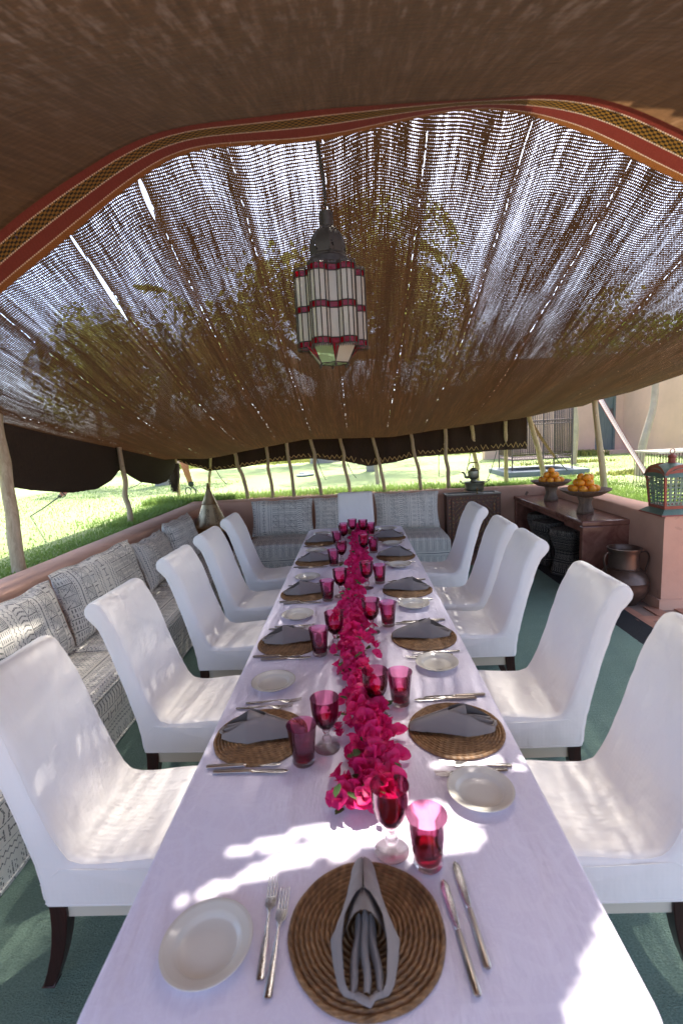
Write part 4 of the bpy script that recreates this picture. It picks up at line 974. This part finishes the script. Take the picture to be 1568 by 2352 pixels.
MB().lathe(pr,8*6,cap=False,lobes=lambda a,z:1-.035*abs(math.sin(4*a)) if .08<z<.30 else 1).build('cone',MT['pbrass'],t,angle=25)
MB().lathe([(.012,.555),(.014,.57),(.022,.58),(.012,.59),(.016,.60),(.003,.625),(1e-5,.63)],12).build('finial',MT['brass'],t)
# ---- painted chest
m=M('painted_carved_chest'); o_=m.coord(); x,y,z=m.xyz(o_); f_=lambda a,s:((a/s).frac()-.5).abs()*2
bx=(x.abs()*-1+.385); bz=(z*-1+.84).min(z); eb=bx.min(bz)
zg=(eb-.035-f_(x+z,.05)*.018).abs().lt(.007); zg2=(eb-.085-f_(x-z,.06)*.02).abs().lt(.008)
q1=((x*x+(z-.42)*(z-.42)).pow(.5)); ros=((q1*22).frac().lt(.35))*q1.lt(.24); dia=((x.abs()+(z-.42).abs())*14).frac().lt(.3)*eb.gt(.12)
nn=m.noise(o_,26,2); pal=m.ramp(nn,(.38,(.35,.05,.03)),(.46,(.45,.30,.05)),(.54,(.07,.09,.11)),(.6,(.30,.10,.04)))
pat=zg.max(zg2).max(ros*.9).max(dia*.6)*m.noise(o_,9,3).step(.25,.5)
col=m.mix(pat*.8,m.mix(m.noise(o_,5,4,sc3=(1,1,5)),(.07,.032,.020),(.16,.075,.045)),pal)
MT['chest']=m.done(m.bsdf(col,.55,0.0,m.bump(pat*1.0+nn*.2,.6,.004)))
ct=empty('painted_chest',(1.66,6.93,0),0,'dark carved chest with painted red and yellow patterns under the kettle','chest')
mb=MB(); mb.box((-.372,.004,.03),(.372,.25,.832)); mb.build('body',MT['leg'],ct,smooth=False)
mb=MB(); 
for a,b in (((-.382,-.014,.02),(-.322,.0,.80)),((.322,-.014,.02),(.382,.0,.80)),((-.382,-.014,.80),(.382,.0,.838)),((-.322,-.014,.02),(.322,.0,.06))): mb.box(a,b)
bevel(mb.build('frame',MT['chest'],ct,smooth=False),.003,1)
d=MB(); d.box((-.318,-.010,.064),(.318,.001,.796)); dr=d.build('door',MT['chest'],ct,smooth=False)
d=MB()
for a,b in (((-.318,-.019,.064),(-.27,-.0105,.796)),((.27,-.019,.064),(.318,-.0105,.796)),((-.27,-.019,.75),(.27,-.0105,.796)),((-.27,-.019,.064),(.27,-.0105,.11)),((-.27,-.016,.40),(.27,-.0105,.43))): d.box(a,b)
bevel(d.build('door_moulding',MT['chest'],dr,smooth=False),.003,1)
MB().lathe([(1e-5,-.006),(.09,-.006),(.10,0),(.085,.004),(.07,.001),(1e-5,.006)],24).build('rosette',MT['chest'],dr,rot=(PI/2,0,0),loc=(0,-.018,.55))
mb=MB(); mb.box((-.39,-.02,.8405),(.39,.012,.856)); mb.box((-.39,.225,.8405),(.39,.255,.856)); mb.box((-.39,.012,.8405),(-.33,.225,.856)); mb.box((.33,.012,.8405),(.39,.225,.856)); mb.box((-.33,.012,.836),(.33,.225,.842))
MT['toppaint']=simple('greyed_top_wood',(.24,.22,.18),.5,0,.4,8)
bevel(mb.build('top',MT['toppaint'],ct,smooth=False),.003,1)
mb=MB(); mb.box((-.02,-.030,.775),(.01,-.020,.83)); mb.build('latch',MT['greywood'],ct,rot=(0,.5,0),loc=(.36,0,.12))
# ---- brazier and kettle
b0=Vector((1.705,7.04,.8575))
t=empty('brazier',b0,0,'round patinated tin brazier on claw feet on top of the chest','brazier')
MB().lathe([(1e-5,.03),(.115,.03),(.125,.04),(.130,.08),(.134,.125),(.140,.135),(.140,.145),(.11,.150),(.085,.150),(1e-5,.15)],36,cap=False).build('bowl',MT['tin'],t)
MB().lathe([(.07,.151),(.21,.156),(.215,.160),(.20,.162),(.09,.157)],36,cap=False,sx=.8,sy=.5).build('tray',MT['tin'],t)
for k in range(3):
    a=PI/2+k*2*PI/3+PI; mb=MB(); mb.tube([(.12*math.cos(a),.12*math.sin(a),.07),(.145*math.cos(a),.145*math.sin(a),.05),(.135*math.cos(a),.135*math.sin(a),.02),(.16*math.cos(a),.16*math.sin(a),.006)],[.016,.013,.009,.012],7); mb.build('foot',MT['brass'],t)
for s in(-1,1):
    mb=MB(); mb.tube(smooth_path([(s*.13,0,.13),(s*.17,0,.145),(s*.205,-.01,.17),(s*.20,-.01,.185)],4),.007,6); mb.tube([(s*.195,-.03,.172),(s*.20,.03,.172)],.007,6); mb.build('handle',MT['iron'],t)
t=empty('kettle',b0+Vector((-.015,0,.162)),0,'old tin kettle with a curved spout standing on the brazier','kettle')
MB().lathe([(1e-5,.0),(.052,.0),(.046,.012),(.036,.024),(.055,.04),(.072,.055),(.076,.075),(.083,.135),(.080,.150),(.062,.160),(.045,.168),(1e-5,.168)],32,cap=False).build('body',MT['tin'],t)
MB().lathe([(.052,.166),(.050,.175),(.035,.190),(.012,.198),(.006,.205),(.010,.215),(.004,.235),(1e-5,.240)],20).build('lid',MT['tin'],t)
MB().tube(smooth_path([(-.070,0,.06),(-.11,0,.07),(-.125,0,.11),(-.145,0,.135),(-.17,0,.135)],5),[.02]*3+list(np.linspace(.02,.009,18)),8).build('spout',MT['tin'],t)
mb=MB(); mb.tube(smooth_path([(-.070,0,.150),(-.088,0,.20),(-.070,0,.235),(-.05,0,.268),(0,0,.272),(.055,0,.268),(.078,0,.235),(.090,0,.20),(.072,0,.150)],4),.006,6); mb.tube([(-.05,0,.270),(.055,0,.270)],.009,6); mb.build('handle',MT['brass'],t)
# ---- concrete console with stools below
cs=empty('console',(2.57,6.1,0),0,'long polished dark red plaster console along the right wall','console')
mb=MB(); mb.grid(24,4,lambda u,v:(0,0,0)) if False else None
mb.box((-.265,-1.10,.705),(.245,1.085,.76)); bevel(mb.build('top',MT['console'],cs,smooth=False),.012,3)
mb=MB(); mb.box((-.255,-1.092,0),(.243,-1.02,.704)); bevel(mb.build('end_panel',MT['console'],cs,smooth=False),.01,2)
mb=MB(); mb.box((-.255,1.0,0),(.243,1.07,.704)); bevel(mb.build('end_panel',MT['console'],cs,smooth=False),.01,2)
mb=MB(); mb.box((-.245,-1.019,.64),(-.20,-.62,.703)); mb.box((-.245,-.62,.665),(-.20,.99,.703)); mb.build('lintel',MT['console'],cs,smooth=False)
mb=MB(); mb.box((.20,-1.018,0),(.24,.998,.704)); mb.build('back_panel',MT['console'],cs,smooth=False)
for k,(x,y,lb) in enumerate(((2.42,6.15,'black and white mud cloth stool under the console, the farther one'),(2.44,5.62,'black and white mud cloth stool under the console, the nearer one'),(2.55,6.72,'black mud cloth stool in the dark far end under the console'))):
    t=empty('stool',(x,y,0),.3+k*.25,lb,'stool','mud cloth stools under the console'); mb=MB()
    prof=[(.155,.02),(.16,.05),(.13,.22),(.125,.30),(.165,.44),(.178,.50),(.172,.545),(.15,.565),(1e-4,.57)]
    sp=smooth_path([(0,a,b) for a,b in prof],4); cum=np.cumsum([0]+[(sp[i]-sp[i-1]).length for i in range(1,len(sp))]); n=len(sp)
    sq=lambda a:1/(abs(math.cos(a))**6+abs(math.sin(a))**6)**(1/6)*.94
    mb.grid(41,n,lambda u,v:(lambda p:(p.y*math.cos(u*2*PI)*sq(u*2*PI),p.y*math.sin(u*2*PI)*sq(u*2*PI),p.z))(sp[round(v*(n-1))]),lambda u,v:(u*1.1,cum[round(v*(n-1))]+k*.4)); mb.build('cover',MT['mudblack'],t)
    MB().tube([(.178*math.cos(a)*sq(a),.178*math.sin(a)*sq(a),.50) for a in np.linspace(0,2*PI,41)],.008,6,False).build('piping',MT['mudblack'],t)
# ---- pedestal bowls and oranges
def bowl(loc,label,R_,rot=0):
    t=empty('pedestal_bowl',loc,rot,label,'pedestal bowl','carved wooden pedestal bowls')
    MB().lathe([(1e-5,0),(.088,0),(.092,.02),(.078,.06),(.066,.10),(.066,.13),(.078,.165),(.086,.185),(1e-5,.186)],14,cap=False).build('pedestal',MT['greywood'],t,angle=20)
    MB().lathe([(1e-5,.187),(.09,.188),(.17,.205),(R_*.85,.235),(R_,.262),(R_+.004,.27),(R_-.01,.271),(R_*.8,.25),(.15,.222),(.05,.210),(1e-5,.208)],48,cap=False,lobes=lambda a,z:1+.025*math.sin(2*a+1)+.012*math.sin(5*a)).build('dish',MT['greywood'],t); return t
B1=Vector((2.60,6.55,.762)); B2=Vector((2.565,5.50,.762))
bowl(B1,'farther grey wooden pedestal bowl on the console',.25); bowl(B2,'nearer grey wooden pedestal bowl on the console',.27,1)
om=MB().lathe([(max(.043*math.sin(PI*j/12),1e-5),-.040*math.cos(PI*j/12)-(.003 if j==12 else 0)) for j in range(13)],20,cap=False); ome=om.mesh('fruit',MT['orange'],True)
cmx=MB().lathe([(1e-5,.0),(.004,.0),(.004,.003),(1e-5,.004)],6).mesh('stalk_scar',MT['stem'],True)
def oranges(c,lay,which):
    for k,(x,y,z) in enumerate(lay):
        dr=('centre' if math.hypot(x,y)<.025 else ['right','back right','back','back left','left','front left','front','front right'][int(round(math.atan2(y,x)/(PI/4)))%8])
        pos='top' if z>.10 else ('middle' if z>.05 else 'bottom')
        o=tag(link('orange',ome,None,c+Vector((x,y,.252+z)),Euler((rs.uniform(-.9,.9),rs.uniform(-.9,.9),rs.uniform(0,6)))),'orange at the %s of the %s layer in the %s pedestal bowl'%(dr,pos,which),'orange','oranges heaped in the %s bowl'%which)
        link('stalk_scar',cmx,o,(0,0,.0375))
def heap(n1,r1,n2,r2,top,sx=1.0):
    L=[(r1*math.cos(a+.3),r1*math.sin(a+.3)*1,.028) for a in np.linspace(0,2*PI,n1,endpoint=False)]+[(.01,0,.0)]
    L+=[(r2*math.cos(a+.1),r2*math.sin(a+.1),.092) for a in np.linspace(0,2*PI,n2,endpoint=False)]
    return L+top
oranges(B1,heap(8,.118,4,.062,[(-.0,-.0,.150)]),'farther'); oranges(B2+Vector((-.02,0,0)),heap(8,.125,5,.072,[(-.02,.03,.152),(.055,-.02,.150),(.01,-.045,.15)]),'nearer')
# ---- copper jug
t=empty('copper_jug',(2.555,4.66,.0),0,'big dark copper jug with two handles standing beside the pillar','jug')
MB().lathe([(1e-5,.012),(.135,.012),(.145,.03),(.19,.08),(.216,.14),(.222,.19),(.220,.235),(.223,.240),(.219,.246),(.205,.29),(.172,.33),(.142,.352),(.145,.360),(.137,.368),(.133,.42),(.134,.49),(.140,.525),(.152,.545),(.152,.555),(.140,.556),(.130,.54),(.122,.48),(.122,.36)],48,cap=False).build('body',MT['copper'],t,angle=35)
for s,a in((1,-.25),(-1,PI-.25-2*0)):
    a=a if s==1 else PI+.2; d=Vector((math.cos(a),math.sin(a),0))
    pts=smooth_path([d*.130+Vector((0,0,.505)),d*.19+Vector((0,0,.515)),d*.215+Vector((0,0,.46)),d*.20+Vector((0,0,.37)),d*.185+Vector((0,0,.30)),d*.205+Vector((0,0,.235))],5)
    MB().tube(pts,.013,8,flat=.6).build('handle',MT['copper'],t)
# ================================================================== LANTERNS
L0=Vector((-.088,2.8,2.14)); hl=empty('hanging_lantern',L0+Vector((0,0,0)),R(8),'Moroccan lantern of milky and red glass hanging above the table','lantern')
m=M('milky_seeded_glass'); o_=m.coord(); bn=m.noise(o_,160,3,.7); t_=m.node('ShaderNodeBsdfTranslucent',{'Color':(.80,.78,.74)}).outputs[0]
MT['milk']=m.done(m.mixs(.55,m.bsdf((.72,.68,.58),.12,0.0,m.bump(bn,.6,.004)),t_))
m=M('ruby_pane'); t_=m.node('ShaderNodeBsdfTranslucent',{'Color':(.62,.01,.03)}).outputs[0]; MT['ruby']=m.done(m.mixs(.5,m.bsdf((.26,.004,.015),.12,0.0,m.bump(m.noise(m.coord(),90,2),.5,.004)),t_))
m=M('green_tinted_pane'); t_=m.node('ShaderNodeBsdfTranslucent',{'Color':(.66,.9,.52)}).outputs[0]; MT['greenpane']=m.done(m.mixs(.7,m.bsdf((.4,.55,.33),.15),t_))
plan=[]; NL=6
for k in range(NL):
    a0=2*PI*k/NL; 
    for da,r in ((-.36,.143),(-.28,.172),(-.14,.188),(0,.193),(.14,.188),(.28,.172),(.36,.143)): plan.append((r*math.cos(a0+da),r*math.sin(a0+da)))
npn=len(plan); z0,z1=.105,.50; lev=[(z0,z0+.032,'ruby'),(z0+.032,z0+.180,'milk'),(z0+.180,z0+.212,'ruby'),(z0+.212,z1-.032,'milk'),(z1-.032,z1,'ruby')]
fr=MB()
for i in range(npn):
    a,b=Vector(plan[i]),Vector(plan[(i+1)%npn]); fr.tube([(a.x,a.y,z0-.004),(a.x,a.y,z1+.012)],.0032,4)
    for zz in (z0,z0+.032,z0+.180,z0+.212,z1-.032,z1): fr.tube([(a.x,a.y,zz),(b.x,b.y,zz)],.0028,4,False)
    for za,zb,mt in lev:
        mb=MB(); ia,ib=a*.985,b*.985; mb.add([(ia.x,ia.y,za),(ib.x,ib.y,za),(ib.x,ib.y,zb),(ia.x,ia.y,zb)],[(0,1,2,3)]); mb.add([(ia.x*.98,ia.y*.98,za),(ib.x*.98,ib.y*.98,za),(ib.x*.98,ib.y*.98,zb),(ia.x*.98,ia.y*.98,zb)],[(3,2,1,0)])
        mb.build('pane',MT[mt],hl,smooth=False)
    # pierced crests above and below
    for k in range(3):
        p=a.lerp(b,(k+.5)/3); e=1.02
        for zz,s in((z1+.004,1),(z0-.004,-1)): fr.add([(a.lerp(b,k/3).x*e,a.lerp(b,k/3).y*e,zz),(a.lerp(b,(k+1)/3).x*e,a.lerp(b,(k+1)/3).y*e,zz),(p.x*e,p.y*e,zz+s*.016)],[(0,1,2)])
# tapered bottom
bot=[(.058*math.cos(2*PI*k/NL+PI/6*0),.058*math.sin(2*PI*k/NL)) for k in range(NL)]
hexr=.15
for k in range(NL):
    a0=2*PI*(k-.5)/NL; a1=2*PI*(k+.5)/NL; T0=Vector((hexr*math.cos(a0),hexr*math.sin(a0),z0)); T1=Vector((hexr*math.cos(a1),hexr*math.sin(a1),z0)); B0_=Vector((.085*math.cos(a0),.085*math.sin(a0),.022)); B1_=Vector((.085*math.cos(a1),.085*math.sin(a1),.022))
    mid=T0.lerp(T1,.14); mid2=T0.lerp(T1,.86)
    MB().add([B0_,B1_,mid2,mid],[(0,1,2,3)]).build('pane',MT['milk' if k%2 else 'greenpane'],hl,smooth=False)
    MB().add([B0_,mid,T0-(T1-T0)*.14],[(0,1,2)]).build('pane',MT['ruby'],hl,smooth=False)
    fr.tube([T0,B0_],.0035,4); fr.tube([B0_,B1_],.0035,4); fr.tube([mid,B0_],.0025,4); fr.tube([mid2,B1_],.0025,4); fr.sphere(tuple(B0_+Vector((0,0,-.012))),.009,6,5); fr.tube([B0_,Vector((0,0,.03))],.003,4)
MB().add([(.083*math.cos(2*PI*(k-.5)/NL),.083*math.sin(2*PI*(k-.5)/NL),.024) for k in range(NL)],[tuple(range(NL))]).build('bottom_pane',MT['greenpane'],hl,smooth=False)
fr.build('leading',MT['lampiron'],hl,smooth=False)
m=M('pierced_lamp_dome'); o_=m.coord(); dv=m.voro(o_,75); x,y,z=m.xyz(o_); ring=(dv.lt(.30))*m.voro(o_,22).lt(.42); hole=ring
df=m.bsdf((.075,.062,.05),.55,.6,m.bump(m.noise(o_,60,3),.4,.003)); MT['dome']=m.done(m.mixs(hole,df,m.node('ShaderNodeBsdfTransparent').outputs[0]))
MB().lathe([(.120,.505),(.124,.515),(.112,.530),(.108,.56),(.100,.57)],24,cap=False).build('collar',MT['lampiron'],hl,angle=20)
MB().lathe([(.100,.560),(.102,.575),(.096,.585),(.098,.62),(.095,.655),(.080,.690),(.058,.715),(.040,.728)],8,cap=False).build('dome',MT['dome'],hl,angle=20)
MB().lathe([(.038,.725),(.038,.800),(.034,.803),(1e-5,.803)],16,cap=False).build('neck',MT['lampiron'],hl)
mb=MB()
for k,rz_ in((0,0),(1,1)): mb.tube([(.022*math.cos(a)*(1-rz_),.022*math.cos(a)*rz_,.822+.03*rz_+.022*math.sin(a)) for a in np.linspace(0,2*PI,13)],.004,6,False)
mb.tube([(0,0,.87),(-.002,0,.95),(-.02,0,1.1),(-.033,0,1.24)],.0095,7); mb.build('hanging_rod',MT['lampiron'],hl)
tz=roofZ(-.12,2.8)
# ---- green and red pierced lantern on the pillar
gl=empty('pillar_lantern',(2.93,4.60,.883),0,'square green and red pierced metal lantern standing on the pillar','lantern')
MT['lred']=simple('lantern_red_paint',(.30,.075,.045),.5,.1,.2,20); MT['lgreen']=simple('lantern_green_paint',(.13,.20,.15),.5,.1,.2,20)
m=M('pierced_green_panel'); u,v,_=m.xyz(m.coord('UV')); a=(u*6).frac()-.5; b=(v*8).frac()-.5
hole=(a.abs().lt((.32-b*.45).min(.30).max(0)))*b.abs().lt(.33)*(u-.5).abs().lt(.46)*(v-.5).abs().lt(.47)
MT['pgreen']=m.done(m.mixs(hole,m.bsdf((.16,.25,.18),.5),m.node('ShaderNodeBsdfTransparent').outputs[0]))
def sq4(w,z): return [(-w,-w,z),(w,-w,z),(w,w,z),(-w,w,z)]
def frus(mb,w0,z0_,w1,z1_): 
    mb.add(sq4(w0,z0_)+sq4(w1,z1_),[(0,1,5,4),(1,2,6,5),(2,3,7,6),(3,0,4,7),(3,2,1,0),(4,5,6,7)]); return mb
frus(MB(),.185,0,.180,.012).build('base_rim',MT['lred'],gl,smooth=False)
frus(MB(),.180,.0125,.125,.055).build('base',MT['lgreen'],gl,smooth=False)
mb=frus(MB(),.124,.056,.126,.085)
for sx in(-1,1):
    for sy in(-1,1):
        vs_=[]
        for w_,z_ in((.126,.085),(.150,.36)): 
            c=(w_-.008)*sx,(w_-.008)*sy; vs_+=[(c[0]-.009,c[1]-.009,z_),(c[0]+.009,c[1]-.009,z_),(c[0]+.009,c[1]+.009,z_),(c[0]-.009,c[1]+.009,z_)]
        mb.add(vs_,[(0,1,5,4),(1,2,6,5),(2,3,7,6),(3,0,4,7)])
mb.build('frame',MT['lred'],gl,smooth=False)
for k in range(4):
    q=Matrix.Rotation(k*PI/2,3,'Z'); v4=[q@Vector(p) for p in((-.115,-.119,.087),(.115,-.119,.087),(.138,-.143,.358),(-.138,-.143,.358))]
    MB().add(v4,[(0,1,2,3)],[(0,0),(1,0),(1,1),(0,1)]).build('pierced_panel',MT['pgreen'],gl,smooth=False)
    # arched red gable on each side
    g=MB(); pts=[(-.158,.35)]+[(.158*math.cos(PI-PI*t/12),.35+.115*math.sin(PI*t/12)) for t in range(13)]+[(.158,.35)]
    inner=[(x*.82,.352+(z_-.35)*.78) for x,z_ in pts]
    vs_=[q@Vector((x,-.155,z_)) for x,z_ in pts]+[q@Vector((x,-.157,z_)) for x,z_ in inner]; n=len(pts)
    g.add(vs_,[(i,i+1,n+i+1,n+i) for i in range(n-1)]); g.add([q@Vector((x,-.150,z_)) for x,z_ in inner],[tuple(range(n))]); g.build('gable',MT['lred'],gl,smooth=False)
mb=MB(); mb.grid(17,12,lambda u,v:(-.17+.34*u,-.16+.32*v,.352+.125*max(0,math.sin(PI*u))**.7*(.6+.4*math.sin(PI*v))),None); mb.grid(17,12,lambda u,v:(-.16+.32*v,-.17+.34*u,.353+.125*max(0,math.sin(PI*u))**.7*(.6+.4*math.sin(PI*v))),None); mb.build('roof',MT['lgreen'],gl)
MB().lathe([(.045,.455),(.045,.475),(.03,.48),(.03,.52),(.04,.525),(.035,.535),(.012,.555),(1e-5,.56)],16,cap=False).build('chimney',MT['lred'],gl)
MB().tube([(.022*math.cos(a),0,.578+.022*math.sin(a)) for a in np.linspace(0,2*PI,15)],.004,6,False).build('ring',MT['lred'],gl)
MB().tube([(-.15,0,.20),(-.175,0,.20),(-.175,0,.185)],.004,6).build('hook',MT['iron'],gl)
# ---- iron cage on a slab and a rod-sided table out on the lawn
cg=Vector((3.53,9.75,GZ)); t=empty('garden_cage',cg,0,'tall rusty wrought iron cage standing on the lawn behind the tent corner','iron cage')
fr=MB(); Wc,Dc,Hc=.56,.42,1.75
for x in(-Wc,Wc):
    for y in(-Dc,Dc): fr.tube([(x,y,.10),(x,y,Hc)],.014,6)
for z_ in(.30,.36,.95,1.02,1.62,Hc):
    for a,b in(((-Wc,-Dc),(Wc,-Dc)),((-Wc,Dc),(Wc,Dc)),((-Wc,-Dc),(-Wc,Dc)),((Wc,-Dc),(Wc,Dc))): fr.tube([(*a,z_),(*b,z_)],.009,5)
fr.tube([(.02,-Dc,.30),(.02,-Dc,Hc)],.014,6)
fr.build('frame',MT['iron'],t)
cb=MB(); cb.tube([(0,0,.36),(0,0,1.62)],.0055,4); bme_=cb.mesh('bar',MT['iron'])
for k in range(37):
    if k!=18: link('bar',bme_,t,(-Wc+2*Wc*k/36,-Dc,0))
for k in range(30): link('bar',bme_,t,(-Wc+2*Wc*k/29,Dc,0))
for k in range(1,20): link('bar',bme_,t,(-Wc,-Dc+2*Dc*k/20,0)); link('bar',bme_,t,(Wc,-Dc+2*Dc*k/20,0))
sc_=MB()
for z_ in(.33,.985,1.685):
    for k in range(24):
        x=-Wc+2*Wc*(k+.5)/24; sc_.tube([(x+.018*math.cos(a),-Dc,z_+.024*math.sin(a)) for a in np.linspace(0,2*PI,7)],.004,4,False)
for k in range(6):
    x=-Wc+2*Wc*(k+.5)/6; sc_.tube([(x-.08*math.cos(a),-Dc,.29-.09*math.sin(a)) for a in np.linspace(0,PI,9)],.005,4,False); sc_.tube([(x+.035*math.cos(a),-Dc,.25+.035*math.sin(a)) for a in np.linspace(0,5.5,8)],.004,4,False)
sc_.build('scrollwork',MT['iron'],t)['kind']='stuff'
mb=MB(); mb.box((-Wc+.01,-Dc+.01,.305),(Wc-.01,Dc-.01,.315)); mb.build('floor_sheet',MT['iron'],t,smooth=False)
mb=MB(); mb.box((2.80,9.05,GZ-.02),(4.30,10.35,GZ+.098)); tag(bevel(mb.build('slab',MT['stone'],smooth=False),.02,2),'grey painted concrete slab under the iron cage','slab')
gt=empty('garden_table',(4.55,6.9,GZ),0,'pale-topped table with thin metal rods behind the green lantern','garden table')
mb=MB(); mb.box((-.55,-.35,.47),(.55,.35,.49)); mb.build('table_top',MT['plate'],gt,smooth=False)
rme=MB().tube([(0,0,.02),(0,0,.47)],.004,4).mesh('rod',MT['iron'])
for k in range(26): link('rod',rme,gt,(-.5+k*.04,-.30,0)); 
for k in range(26): link('rod',rme,gt,(-.5+k*.04,.30,0))
